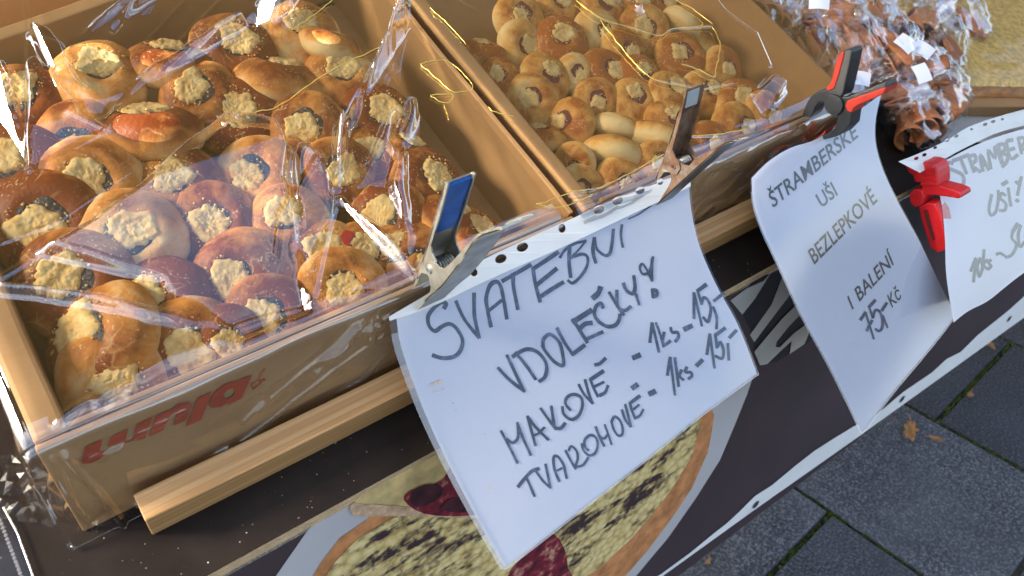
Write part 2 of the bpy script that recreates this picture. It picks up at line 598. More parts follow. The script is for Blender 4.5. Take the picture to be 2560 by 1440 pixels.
def berry_mat():
    t = NT('printed_berries')
    n = t.noise(t.coord('Object'), 60, 4, 0.6)
    t.color(t.ramp(n, [(0.35, (0.05, 0.006, 0.014)), (0.55, (0.22, 0.012, 0.03)), (0.7, (0.55, 0.30, 0.20))]))
    t.set(Roughness=0.4)
    return t.m
M['berry'] = berry_mat()
M['slice_top'] = simple('printed_slice_top', (0.68, 0.50, 0.21), 0.45, nscale=45, namp=0.35)
M['slice_side'] = simple('printed_slice_side', (0.60, 0.40, 0.24), 0.45, nscale=150, namp=0.35)
M['dark_berry'] = simple('printed_dark_berry', (0.055, 0.010, 0.018), 0.4, nscale=70, namp=0.7)

M['ginger'] = simple('gingerbread', (0.34, 0.115, 0.032), 0.5, nscale=50, namp=0.35, bump=0.3)
M['cake_top'] = simple('sheet_cake_crumb_top', (0.66, 0.44, 0.13), 0.8, nscale=140, namp=0.3, bump=0.8)
M['cake_side'] = simple('sheet_cake_side', (0.52, 0.22, 0.06), 0.7, nscale=60, namp=0.4, bump=0.4)
M['white_card'] = simple('white_tray_paper', (0.70, 0.68, 0.64), 0.6, nscale=20, namp=0.08)
def canopy_mat():
    t = NT('ochre_canvas_canopy')  # canvas of the added, unseen canopy
    t.n.remove(t.bsdf)
    a = t.node('ShaderNodeBsdfDiffuse'); a.inputs['Color'].default_value = (0.13, 0.095, 0.05, 1)
    b = t.node('ShaderNodeBsdfTranslucent'); b.inputs['Color'].default_value = (0.15, 0.10, 0.04, 1)
    mx = t.node('ShaderNodeMixShader'); mx.inputs[0].default_value = 0.5
    t.link(a.outputs[0], mx.inputs[1]); t.link(b.outputs[0], mx.inputs[2])
    t.link(mx.outputs[0], t.out.inputs['Surface'])
    return t.m
M['canopy'] = canopy_mat()  # added canopy only
M['pole'] = simple('grey_stall_pole', (0.30, 0.30, 0.30), 0.4, 0.6)  # poles of the added canopy

# ================================================================== SETTING
WI = Matrix.Identity(4)
def to_w(P): return TM @ Vector(P)
def hit_ground(px, py, z=0.0):
    d = TM.to_3x3() @ ray(px, py)
    o = to_w(CP)
    return o + d * ((z - o.z) / d.z)

g = obj('ground', mesh('ground', [(-150, -150, -0.05), (150, -150, -0.05), (150, 150, -0.05), (-150, 150, -0.05)], [(0, 1, 2, 3)]), M['paver'], None, WI)
tag(g, kind='structure')
gj = obj('joint_bed', mesh('joint_bed', [(-2, -3, -0.010), (5, -3, -0.010), (5, 2, -0.010), (-2, 2, -0.010)], [(0, 1, 2, 3)]), M['joint'], g, WI)

# paving slabs: strips 40 cm wide running away from the stall, staggered joints
A1 = hit_ground(2078, 1280); A2 = hit_ground(2304, 1430)
B1 = hit_ground(2343, 1052); B2 = hit_ground(2560, 1178)
dj = ((A2 - A1).normalized() + (B2 - B1).normalized()).normalized()
dx = Vector((-dj.y, dj.x, 0)) 
if dx.x < 0: dx = -dx
SW = abs((B1 - A1).dot(dx))
PL = 0.60
def paver_mesh(w, l):
    v = boxv(-w / 2, w / 2, -l / 2, l / 2, -0.045, 0)
    me = mesh('paver', v, BOXF)
    return bevel_mesh(me, 0.003, 2)
pm = paver_mesh(SW - 0.012, PL - 0.012)
pm.materials.append(M['paver'])
ang = math.atan2(dx.y, dx.x)
for k in range(-3, 8):
    # strip k lies between line k and line k+1 ; line 0 = A, line 1 = B
    if k == -1: ph = 0.0
    elif k == 1: ph = (B1 - A1).dot(dj)
    else: ph = (0.31, -0.13, 0.22, 0.42)[k % 4]
    for j in range(-4, 3):
        c = A1 + dx * (SW * (k + 0.5)) + dj * (ph + PL * (j + 0.5))
        o = bpy.data.objects.new('paver', pm)
        COL.objects.link(o)
        o.parent = g
        o.matrix_local = Matrix.Translation((c.x, c.y, random.uniform(-0.002, 0.002))) @ Matrix.Rotation(ang, 4, 'Z')

# moss in the joints (tiny tufts, one mass)
mv, mf = [], []
def tuft(c, r, n=5):
    b = len(mv)
    for i in range(n):
        a = random.uniform(0, 6.28); rr = r * random.uniform(0.4, 1.0)
        p = Vector((c.x + math.cos(a) * r * 0.5, c.y + math.sin(a) * r * 0.5, -0.011))
        q = p + Vector((math.cos(a + 1.6), math.sin(a + 1.6), 0)) * rr * 0.7
        t = p.lerp(q, 0.5) + Vector((random.uniform(-.3, .3) * r, random.uniform(-.3, .3) * r, 0.005 + rr * 0.9))
        i0 = len(mv); mv.extend([p, q, t]); mf.append((i0, i0 + 1, i0 + 2))
for P0, P1, dens in ((A1 - dj * 0.16, A1 + dj * 0.03, 260), (A1, A1 + dj * 0.6, 230), (B1 - dj * 0.3, B1 + dj * 0.5, 300),
                     (A1, A1 - dx * 0.36, 120), (B1, B1 + dx * 0.4, 160), (B1 + dx * SW - dj * .4, B1 + dx * SW + dj * .2, 140)):
    for i in range(dens):
        t = random.random()
        if nz(t * 9 + P0.x * 5, P0.y * 3) < -0.25: continue
        tuft(P0.lerp(P1, t) + dx * random.gauss(0, 0.002) + dj * random.gauss(0, 0.002), random.uniform(0.003, 0.008))
ms = obj('moss', mesh('moss', mv, mf), M['moss'], None, WI)
tag(ms, 'green moss growing in the paving joints', 'moss', kind='stuff')

def leaf_thing(px, py, size, rot, label, lobes=5, seed=0):
    rnd = random.Random(seed)
    c = hit_ground(px, py, 0.004)
    n = 28
    ring, V, F = [], [], []
    for i in range(n):
        a = 2 * math.pi * i / n
        r = size * (0.74 + 0.10 * math.cos(lobes * a + seed) + 0.22 * nz(math.cos(a) * 2 + seed, math.sin(a) * 2) + 0.08 * rnd.uniform(-1, 1)) * (1.25 if abs(math.cos(a)) > 0.8 else 0.85)
        ring.append((r * math.cos(a), r * math.sin(a) * 0.75))
    V.append(Vector((0, 0, 0.003)))
    for s in (0.5, 1.0):
        for (x, y) in ring:
            z = 0.003 + 0.10 * size * math.sin(x / size * 2.1 + seed) * s + 0.16 * size * s * s * (y / size) ** 2 + rnd.uniform(0, .03) * size
            V.append(Vector((x * s, y * s, max(z, 0.001))))
    for i in range(n):
        j = (i + 1) % n
        F.append((0, 1 + i, 1 + j)); F.append((1 + i, 1 + n + i, 1 + n + j, 1 + j))
    r = root('fallen_leaf', None, Matrix.Translation(c) @ Matrix.Rotation(rot, 4, 'Z'))
    tag(r, label, 'leaf', 'dry leaves on the paving')
    b = obj('blade', mesh('blade', V, F, True), M['leaf'], r, WI)
    sv, sf = tube([(size * .8, 0, .004), (size * 1.3, size * .1, .004), (size * 1.7, size * .28, .003)], size * 0.035, 5)
    obj('stalk', mesh('stalk', sv, sf, True), M['leaf'], r, WI)
leaf_thing(2275, 1078, 0.030, 0.5, 'largest curled brown leaf lying on the paving slab', 5, 1)
leaf_thing(2340, 1100, 0.015, 2.0, 'small brown leaf lying just right of the largest leaf', 4, 2)
leaf_thing(2470, 862, 0.024, 1.1, 'brown leaf by the banner hem near the right edge', 5, 3)
leaf_thing(2425, 988, 0.013, 0.2, 'small pale brown leaf lying on the joint between slabs', 3, 4)
leaf_thing(2520, 800, 0.012, 0.9, 'tiny leaf tucked under the far right end of the hem', 3, 5)
leaf_thing(1770, 1405, 0.009, 0.4, 'tiny dark leaf scrap on the slab nearest the viewer', 3, 6)

# ------------------------------------------------------------------ counter
YT = -0.0955
TX0, TX1, TY1 = -0.75, 2.3, 0.95
tb = Vector((0.4, YT, -0.024))
table = root('market_counter', tb)
tag(table, 'sloping market counter with black plywood top and pale layered edge', 'counter')
part('top_face', boxv(TX0, TX1, YT, TY1, -0.0015, 0.0), BOXF, M['black_top'], table, tb)
zz = -0.0015
lay = [0.0046, 0.0028, 0.0054, 0.0030, 0.0054, 0.0028]
for i, th in enumerate(lay):
    # the laminations end unevenly at the saw cut
    off = (0.0, 0.0012, 0.0002, 0.0014, 0.0, 0.0012)[i]
    n = 60
    V, F = [], []
    for k in range(n + 1):
        x = TX0 + (TX1 - TX0) * k / n
        y = YT + off + 0.0004 * nz(x * 30, i * 3.3) + 0.0003
        V += [(x, y, zz), (x, y, zz - th), (x, TY1, zz - th), (x, TY1, zz)]
    for k in range(n):
        a = k * 4; b = a + 4
        for q in range(4):
            F.append((a + q, a + (q + 1) % 4, b + (q + 1) % 4, b + q))
    F.append((0, 3, 2, 1)); F.append((n * 4, n * 4 + 1, n * 4 + 2, n * 4 + 3))
    part('ply_layer', V, F, M['ply_light'] if i % 2 == 0 else M['ply_dark'], table, tb)
    zz -= th
for lx in (-0.6, 2.1):
    for ly in (0.0, 0.85):
        p = to_w((lx, ly, zz))
        pts = [TI @ Vector((p.x + a, p.y + b, z)) for z in (0.0, p.z + 0.01) for a, b in ((-.02, -.02), (.02, -.02), (.02, .02), (-.02, .02))]
        part('leg', pts, BOXF, M['pine'], table, tb)

# pine batten in front of the cartons
YB, HB, DB = -0.0512, 0.0324, 0.0215
bb = Vector((0.45, YB, 0))
n = 80
V, F = [], []
X0b, X1b = 0.0375, 0.86
for k in range(n + 1):
    x = X0b + (X1b - X0b) * k / n
    w = 0.0006 * nz(x * 6, 1.7)
    V += [(x, YB + w, 0.0004), (x, YB + DB + w, 0.0004), (x, YB + DB + w, HB), (x, YB + w, HB)]
for k in range(n):
    a = k * 4; b = a + 4
    for q in range(4):
        F.append((a + q, b + q, b + (q + 1) % 4, a + (q + 1) % 4))
F.append((0, 1, 2, 3)); F.append((n * 4 + 3, n * 4 + 2, n * 4 + 1, n * 4))
me = mesh('pine_batten', [Vector(v) - bb for v in V], F)
bevel_mesh(me, 0.0008, 1)
bat = obj('pine_batten', me, M['pine'], None, TM @ Matrix.Translation(bb))
tag(bat, 'long planed pine batten lying along the front of the cartons', 'batten')

# ------------------------------------------------------------------ banner
BN = EY
BC = EY.dot(Vector((0, YT - 0.0006, -0.0262)))
def bl(px, py, k=0):
    return hit_plane(px, py, BN, BC - 0.0006 * k)
bbase = Vector((1.0, YT, -0.3))
banner = root('printed_banner', bbase)
tag(banner, 'dark brown vinyl banner with pie picture hanging below the counter edge', 'banner')
# sheet
top_z = -0.0255
V, F = [], []
nx, nyy = 90, 16
P0 = Vector((0, YT - 0.0006, top_z))
c0 = EY.dot(P0)
HEM = 0.52
for i in range(nx + 1):
    x = -0.5 + 2.9 * i / nx
    for j in range(nyy + 1):
        d = HEM * j / nyy
        w = 0.0
        V.append(Vector((x, 0, 0)) + EY * c0 + UP * (UP.dot(P0) - d) + EY * w)
for i in range(nx):
    for j in range(nyy):
        a = i * (nyy + 1) + j
        F.append((a, a + 1, a + nyy + 2, a + nyy + 1))
part('banner_sheet', V, F, M['banner'], banner, bbase, True)

def print_poly(name, pxs, mat, k, smooth=0, parent=None):
    pts2 = [Vector((x, y, 0)) for x, y in pxs]
    if smooth: pts2 = catmull(pts2, smooth, True)
    tri = tessellate_polygon([pts2])
    V = [bl(p.x, p.y, k) for p in pts2]
    return part(name, V, [tuple(t) for t in tri], mat, banner, bbase)
def c7(l): return [(1600 + 0.514 * x, 700 + 0.514 * y) for x, y in l]
hem_px = [(1500, 1560), (1560, 1490)] + c7([(100, 1432), (240, 1330), (350, 1240), (420, 1185), (480, 1130), (560, 1050), (640, 1000), (760, 900), (850, 830), (960, 760), (1060, 700), (1150, 655), (1280, 545), (1420, 450), (1490, 385), (1560, 350), (1640, 270), (1700, 222), (1790, 150), (1868, 80), (1960, -10), (2100, -110)])
low = [(2700, 680), (2560, 794), (2150, 1089), (1890, 1272), (1650, 1445), (1500, 1565)]
print_poly('white_hem', [p for p in hem_px] + low, M['hem'], 2)
# white swoosh behind the pie
print_poly('white_swoosh', [(640, 1500), (690, 1440), (770, 1325), (845, 1255), (1000, 1180), (1150, 1105), (1500, 1000), (1800, 900), (1890, 920), (1868, 985), (1838, 1060), (1800, 1150), (1740, 1245), (1670, 1345), (1590, 1440), (1500, 1540), (1000, 1560)], M['bwhite'], 1)
print_poly('pie_crust_rim', [(760, 1480), (800, 1410), (850, 1345), (930, 1290), (1100, 1230), (1400, 1100), (1650, 1010), (1770, 1000), (1786, 1040), (1770, 1130), (1730, 1220), (1680, 1295), (1620, 1375), (1560, 1445), (1480, 1530), (1000, 1540)], M['bcrust'], 2)
print_poly('crumble_pie', [(790, 1480), (838, 1405), (890, 1350), (970, 1300), (1100, 1250), (1400, 1115), (1650, 1030), (1742, 1020), (1752, 1060), (1730, 1140), (1688, 1210), (1640, 1275), (1580, 1345), (1500, 1420), (1400, 1480), (1000, 1520)], M['pie'], 3)
print_poly('pie_slice', [(880, 1262), (900, 1240), (960, 1200), (1050, 1158), (1120, 1120), (1190, 1090), (1300, 1150), (1260, 1240), (1180, 1262), (1020, 1268), (920, 1268)], M['slice_top'], 4)
print_poly('slice_side', [(875, 1272), (880, 1258), (940, 1262), (1060, 1270), (1180, 1258), (1260, 1250), (1260, 1290), (1180, 1296), (1010, 1290), (920, 1292), (882, 1288)], M['slice_side'], 5)
print_poly('berry_stain', [(1010, 1250), (1030, 1225), (1080, 1212), (1110, 1195), (1130, 1160), (1160, 1150), (1220, 1200), (1240, 1270), (1160, 1290), (1060, 1284)], M['berry'], 6, 3)
print_poly('printed_berry', [(1024, 1250), (1035, 1225), (1065, 1212), (1098, 1214), (1106, 1232), (1085, 1255), (1045, 1268)], M['dark_berry'], 7, 3)
print_poly('printed_berry', [(1102, 1272), (1120, 1250), (1155, 1240), (1185, 1250), (1190, 1272), (1150, 1282)], M['dark_berry'], 7, 3)
print_poly('berry_filling', [(1270, 1440), (1300, 1400), (1345, 1360), (1385, 1335), (1412, 1375), (1420, 1420), (1430, 1470), (1280, 1490)], M['berry'], 4, 2)
# cut-off script lettering
print_poly('letter_shadow', c7([(470, 120), (500, 165), (545, 258), (650, 140), (690, 0), (730, -40), (560, -20)]), M['bshadow'], 1)
print_poly('letter_shadow', c7([(550, 310), (590, 410), (660, 400), (740, 350), (828, 300), (860, 240), (800, 140), (745, 45), (640, 180)]), M['bshadow'], 1)
print_poly('banner_letter', c7([(440, 100), (520, 40), (600, 5), (640, -40), (560, 90), (498, 168)]), M['bletter'], 2)
print_poly('banner_letter', c7([(535, 268), (590, 190), (640, 120), (675, 30), (700, -40), (760, 0), (748, 48), (640, 190), (556, 302)]), M['bletter'], 2)
print_poly('banner_letter', c7([(556, 350), (600, 296), (690, 190), (772, 108), (798, 150), (725, 225), (665, 300), (660, 325), (680, 328), (745, 262), (822, 205), (830, 238), (800, 312), (728, 360), (738, 296), (690, 340), (620, 408), (584, 416)]), M['bletter'], 3)
print_poly('banner_letter', c7([(848, 292), (862, 262), (880, 272), (862, 290)]), M['bletter'], 2)
for ex, ey in ((1890, 1262), (2256, 998), (2524, 797)):
    c = bl(ex, ey, 4)
    V, F = [], []
    for r in (0.0072, 0.0042):
        for k in range(18):
            a = 2 * math.pi * k / 18
            V.append(c + Vector((math.cos(a) * r, 0, 0)) + UP * (math.sin(a) * r) - EY * (0.0005 if r < .006 else 0))
    for k in range(18): F.append((k, (k + 1) % 18, 18 + (k + 1) % 18, 18 + k))
    e = part('eyelet', V, F, M['eyelet'], banner, bbase)
    part('eyelet_hole', [v for v in V[18:]], [tuple(range(18))], M['eyelet_hole'], banner, bbase)

# ------------------------------------------------------------------ unseen canopy, added to shade the stall and shape the film reflections
cz = 2.35
cb = Vector((1.2, 0.9, 0.0))
can = root('stall_canopy', None, Matrix.Translation(cb))  # added canopy, unseen
tag(can, 'added ochre canvas canopy on grey poles above the view, shading the stall', 'canopy')
CX0, CX1, CY0, CY1 = -1.30, 6.5, 0.05, 2.6
V, F = [], []
nx, ny = 30, 14
for i in range(nx + 1):
    for j in range(ny + 1):
        x = CX0 + (CX1 - CX0) * i / nx; y = CY0 + (CY1 - CY0) * j / ny
        z = cz + 0.35 * math.sin(math.pi * j / ny) - 0.03 * abs(math.sin(i * 0.7)) 
        V.append(Vector((x, y, z)) - cb)
for i in range(nx):
    for j in range(ny):
        a = i * (ny + 1) + j
        F.append((a, a + 1, a + ny + 2, a + ny + 1))
obj('canvas', mesh('canvas', V, F, True), M['canopy'], can, WI)
for px_, py_ in ((CX0 + .05, CY0 + .02), (CX1 - .05, CY0 + .02), (CX0 + .05, CY1 - .02), (CX1 - .05, CY1 - .02)):
    v, f = tube([(px_, py_, 0), (px_, py_, cz)], 0.02, 8)
    obj('pole', mesh('pole', [Vector(p) - cb for p in v], f), M['pole'], can, WI)
# ================================================================== CARTONS
H = 0.0907
def wall_vf(p0, p1, t, z0, z1, n=14, wob=0.0012, seed=0.0, lean=0.0):
    """upright cardboard panel from p0 to p1 (xy), thickness t to its left side"""
    p0 = Vector((*p0, 0)); p1 = Vector((*p1, 0))
    d = (p1 - p0); L = d.length; d.normalize()
    nrm = Vector((-d.y, d.x, 0))
    V, F = [], []
    zs = [z0, z0 + (z1 - z0) * .5, z1]
    for i in range(n + 1):
        s = i / n
        for side in (0, 1):
            for j, z in enumerate(zs if side == 0 else zs[::-1]):
                f = (z - z0) / max(z1 - z0, 1e-6)
                w = wob * f * nz(s * 5 + seed, seed * 3.1) + lean * f
                zz_ = z + (wob * 0.6 * nz(s * 9 + seed * 2, 7.7) if f > .9 else 0)
                q = p0 + d * (L * s) + nrm * (t * side + w)
                V.append((q.x, q.y, zz_))
    m = 6
    for i in range(n):
        for k in range(m):
            a = i * m + k; b = i * m + (k + 1) % m
            F.append((a, b, b + m, a + m))
    F.append(tuple(range(m))[::-1]); F.append(tuple(n * m + k for k in range(m)))
    return V, F

def carton_part(name, vf, mat, rt, base, bev=0.0012):
    b = Vector(base)
    me = mesh(name, [Vector(v) - b for v in vf[0]], vf[1])
    bevel_mesh(me, bev, 2)
    return obj(name, me, mat, rt, Matrix.Identity(4))

c1b = Vector((0.216, 0.2, 0.0))
carton1 = root('cardboard_carton', c1b)
tag(carton1, 'left open brown carton with red lettering on its front, full of poppy seed buns', 'carton', 'cartons on the counter')
part('base', boxv(0.004, 0.430, 0.004, 0.42, 0.001, 0.004), BOXF, M['carton_in'], carton1, c1b)
fw = carton_part('front_wall', wall_vf((0.0, -0.026), (0.433, -0.026), 0.004, 0.001, H, 30, 0.0012, 1.0, 0.026), M['carton'], carton1, c1b)
carton_part('folded_front_flap', wall_vf((0.006, 0.0075), (0.427, 0.0075), 0.004, 0.02, H - 0.002, 30, 0.0016, 2.0), M['carton'], carton1, c1b)
carton_part('left_wall', wall_vf((0.0, 0.345), (0.0, 0.006), 0.0200, 0.001, H, 16, 0.0020, 3.0), M['carton'], carton1, c1b, 0.003)
carton_part('right_wall', wall_vf((0.428, 0.006), (0.428, 0.44), -0.005, 0.001, H + 0.001, 16, 0.002, 4.0, -0.004), M['carton_in'], carton1, c1b)
carton_part('back_wall', wall_vf((0.430, 0.432), (0.0, 0.348), -0.014, 0.001, H + 0.004, 18, 0.002, 5.0), M['carton'], carton1, c1b, 0.002)
for gx in (0.0, 0.4285):
    v, f = extrude_poly([Vector((gx, .0058, .001)), Vector((gx, -.0238, .001)), Vector((gx, .0028, H - .003)), Vector((gx, .0058, H - .003))], Vector((.0195 if gx == 0 else .0042, 0, 0)))
    carton_part('corner_gusset', (v, f), M['carton'], carton1, c1b, .0006)
# corner flap stub
carton_part('corner_tab', wall_vf((0.0205, 0.0135), (0.040, 0.0135), 0.003, 0.02, H - 0.004, 4, 0.001, 6.0), M['carton_edge'], carton1, c1b, 0.0006)

# red lettering on the front wall
FN = Vector((0, 1, -0.026 / H))
def fp(l, k=0): return [hit_plane(180 + .2031 * x, 900 + .2031 * y, FN, -0.026 - 0.0016 - 0.0002 * k) for x, y in l]
letters = {
 'L': [[(160, 1075), (375, 978), (335, 1135), (432, 1115), (420, 1150), (340, 1220), (250, 1265), (190, 1278), (125, 1275), (120, 1245)]],
 'u': [[(490, 945), (695, 845), (655, 985), (665, 1005), (715, 998), (745, 970), (795, 800), (990, 700), (898, 968), (720, 1008), (500, 1052), (440, 1072), (470, 970)]],
 'n': [[(1030, 690), (1190, 618), (1180, 650), (1300, 548), (1430, 520), (1480, 548), (1400, 745), (1245, 812), (1290, 662), (1258, 652), (1200, 705), (1120, 868), (950, 945)]],
 'j': [[(1550, 470), (1718, 395), (1590, 740), (1405, 820)]],
 'a': [[(1700, 500), (1760, 400), (1860, 312), (1960, 270), (2060, 262), (2070, 240), (2218, 185), (2090, 470), (1915, 562), (1928, 520), (1830, 580), (1720, 588), (1688, 552)],
       [(1860, 430), (1920, 365), (1990, 345), (2010, 390), (1960, 460), (1890, 480)]],
}
for ch, polys in letters.items():
    loops = [fp(p) for p in polys]
    tri = tessellate_polygon(loops)
    V = [v for lp in loops for v in lp]
    part('printed_letter', V, [tuple(t) for t in tri], M['red_print'], carton1, c1b)
lv = []
for st in ([(2378, 110), (2320, 175), (2285, 262), (2205, 300), (2228, 365)], [(2375, 240), (2300, 262)], [(2375, 240), (2228, 365)]):
    q = fp(st, 1)
    lv.append(tube(q, 0.0005, 4))
v, f = merge(*lv)
part('printed_leaf_outline', v, f, M['red_print'], carton1, c1b)

c2b = Vector((0.64, 0.2, 0.0))
carton2 = root('cardboard_carton', c2b)
tag(carton2, 'middle open brown carton full of paler jam buns behind the price signs', 'carton', 'cartons on the counter')
part('base', boxv(0.455, 0.82, 0.004, 0.42, 0.001, 0.004), BOXF, M['carton_in'], carton2, c2b)
carton_part('front_wall', wall_vf((0.449, -0.026), (0.828, -0.026), 0.004, 0.001, H, 30, 0.0012, 11.0, 0.025), M['carton'], carton2, c2b)
carton_part('folded_front_flap', wall_vf((0.470, 0.0065), (0.812, 0.0065), 0.004, 0.02, H - 0.002, 30, 0.0016, 12.0), M['carton'], carton2, c2b)
carton_part('left_wall', wall_vf((0.449, 0.44), (0.449, 0.004), 0.014, 0.001, H - 0.001, 16, 0.002, 13.0), M['carton'], carton2, c2b, 0.002)
carton_part('right_wall', wall_vf((0.818, 0.004), (0.832, 0.44), -0.005, 0.001, H + 0.002, 16, 0.002, 14.0, -0.006), M['carton_in'], carton2, c2b)
carton_part('back_wall', wall_vf((0.835, 0.40), (0.449, 0.40), -0.005, 0.001, H, 16, 0.002, 15.0), M['carton'], carton2, c2b)

for gx in (0.449, 0.818):
    v, f = extrude_poly([Vector((gx, .0038, .001)), Vector((gx, -.0238, .001)), Vector((gx, .0018, H - .003)), Vector((gx, .0038, H - .003))], Vector((.0135 if gx < .5 else .0042, 0, 0)))
    carton_part('corner_gusset', (v, f), M['carton'], carton2, c2b, .0006)
# closed carton behind the left one
c3b = Vector((0.2, 0.6, 0.0))
carton3 = root('cardboard_carton', c3b)
tag(carton3, 'plain closed carton behind the left open carton, cut by the top edge', 'carton', 'cartons on the counter')
me = mesh('body', [Vector(v) - c3b for v in boxv(-0.16, 0.42, 0.46, 0.80, 0.001, 0.085)], BOXF)
bevel_mesh(me, 0.003, 2)
obj('body', me, M['carton'], carton3, Matrix.Identity(4))
part('top_flap', boxv(-0.155, 0.415, 0.465, 0.627, 0.0855, 0.0885), BOXF, M['carton'], carton3, c3b)
part('top_flap', boxv(-0.155, 0.415, 0.633, 0.795, 0.0855, 0.0885), BOXF, M['carton'], carton3, c3b)

# ================================================================== BUNS
R0 = 0.038
def bun_variant(seed, kind):
    rnd = random.Random(seed)
    dcx, dcy = rnd.uniform(-.10, .10), rnd.uniform(-.10, .10)
    dr = rnd.uniform(.36, .45); dd = rnd.uniform(.12, .20)
    top_h = rnd.uniform(.50, .58); bot_h = rnd.uniform(.38, .46)
    ell = rnd.uniform(.94, 1.06)
    def lump(x, y, z): return 1 + 0.055 * noise.noise(Vector((x * 1.2 + seed, y * 1.2, z * 1.2))) + 0.02 * noise.noise(Vector((x * 3.5, y * 3.5 + seed, z * 3.5)))
    def dent(x, y):
        d2 = ((x - dcx) ** 2 + (y - dcy) ** 2) / dr ** 2
        ridge = 0.035 * math.exp(-((math.sqrt(d2) - 1.15) / .35) ** 2)
        return -dd * math.exp(-d2 ** 1.3) + ridge
    nu, nv = 44, 24
    V, F = [(0, 0, 0)], []
    def P(th, ph):
        s = abs(math.sin(th)) ** .82; c = math.cos(th)
        x = s * math.cos(ph) * ell; y = s * math.sin(ph) / ell
        z = top_h * max(c, 0) ** .92 if c > 0 else -bot_h * (-c) ** .8
        l = lump(x, y, z)
        x *= l; y *= l; z *= l
        if c > 0: z += dent(x, y) * min(1, c * 1.6)
        return Vector((x * R0, y * R0, z * R0))
    V = [P(0.0001, 0)]
    for j in range(1, nv):
        for i in range(nu):
            V.append(P(math.pi * j / nv, 2 * math.pi * i / nu))
    V.append(P(math.pi - .0001, 0))
    for i in range(nu): F.append((0, 1 + i, 1 + (i + 1) % nu))
    for j in range(nv - 2):
        for i in range(nu):
            a = 1 + j * nu + i; b = 1 + j * nu + (i + 1) % nu
            F.append((a, a + nu, b + nu, b))
    e = len(V) - 1
    for i in range(nu): F.append((e, 1 + (nv - 2) * nu + (i + 1) % nu, 1 + (nv - 2) * nu + i))
    body = mesh('bun_dough', V, F, True); body.materials.append(M['dough' if kind == 'poppy' else 'dough2'])
    # height of the dough top at x,y (unit radius)
    def topz(x, y):
        r = min(math.hypot(x / ell, y * ell), .98)
        c = math.sqrt(max(0, 1 - r ** (2 / .82)))
        return (top_h * c ** .92) + dent(x, y) * min(1, c * 1.6)
    # filling
    V, F = [], []
    na, nr = 30, 7
    fr = dr * rnd.uniform(.84, .98)
    V.append(Vector((dcx, dcy, topz(dcx, dcy) + .08)) * R0)
    for j in range(1, nr + 1):
        for i in range(na):
            a = 2 * math.pi * i / na
            rr = fr * (1 + .16 * nz(math.cos(a) * 1.6 + seed, math.sin(a) * 1.6)) * j / nr
            x = dcx + rr * math.cos(a); y = dcy + rr * math.sin(a)
            f = j / nr
            z = topz(x, y) + .08 * (1 - f * f) + .05 * nz(x * 9 + seed, y * 9) * (1 - f) - .02 * (f > .99)
            V.append(Vector((x, y, z)) * R0)
    for i in range(na): F.append((0, 1 + i, 1 + (i + 1) % na))
    for j in range(nr - 1):
        for i in range(na):
            a = 1 + j * na + i; b = 1 + j * na + (i + 1) % na
            F.append((a, a + na, b + na, b))
    fill = mesh('filling', V, F, True); fill.materials.append(M['poppy' if kind == 'poppy' else 'jam'])
    # crumble: a rough, flat patch lying in the dent, pushed to one side of the filling
    oa = 0.0
    off = rnd.uniform(.08, .22) if kind == 'poppy' else rnd.uniform(.10, .24)
    cx, cy = dcx + off * math.cos(oa), dcy + off * math.sin(oa)
    cr = rnd.uniform(.36, .46) if kind == 'poppy' else rnd.uniform(.29, .38)
    V, F = [], []
    na, nr = 64, 18
    def cz_(x, y, f):
        g = .05 * abs(nz(x * 5 + seed, y * 5, 1.1)) + .04 * abs(nz(x * 13, y * 13 + seed, 2.2)) + .025 * abs(nz(x * 31, y * 31, seed)) + .008 * nz(x * 60, y * 60)
        level = .55 * topz(x, y) + .45 * (topz(dcx, dcy) + .17)
        return max(level, topz(x, y)) + (.040 + .8 * g) * (1 - f ** 5) - .05 * f ** 12
    V.append(Vector((cx, cy, cz_(cx, cy, 0))) * R0)
    for j in range(1, nr + 1):
        for i in range(na):
            a = 2 * math.pi * i / na
            rr = cr * (1 + .36 * nz(math.cos(a) * 1.2 + seed * 2, math.sin(a) * 1.2) + .15 * nz(math.cos(a) * 3.4, math.sin(a) * 4 + seed) + .08 * nz(math.cos(a) * 11, math.sin(a) * 11 + seed)) * j / nr
            x = cx + rr * math.cos(a) * .95; y = cy + rr * math.sin(a) * 1.08
            V.append(Vector((x, y, cz_(x, y, j / nr))) * R0)
    for i in range(na): F.append((0, 1 + i, 1 + (i + 1) % na))
    for j in range(nr - 1):
        for i in range(na):
            a = 1 + j * na + i; b = 1 + j * na + (i + 1) % na
            F.append((a, a + na, b + na, b))
    ico = [(0, 0, 1), (.89, 0, .45), (.28, .85, .45), (-.72, .53, .45), (-.72, -.53, .45), (.28, -.85, .45),
           (.72, .53, -.45), (-.28, .85, -.45), (-.89, 0, -.45), (-.28, -.85, -.45), (.72, -.53, -.45), (0, 0, -1)]
    icf = [(0, 1, 2), (0, 2, 3), (0, 3, 4), (0, 4, 5), (0, 5, 1), (1, 6, 2), (2, 7, 3), (3, 8, 4), (4, 9, 5), (5, 10, 1),
           (2, 6, 7), (3, 7, 8), (4, 8, 9), (5, 9, 10), (1, 10, 6), (6, 11, 7), (7, 11, 8), (8, 11, 9), (9, 11, 10), (10, 11, 6)]
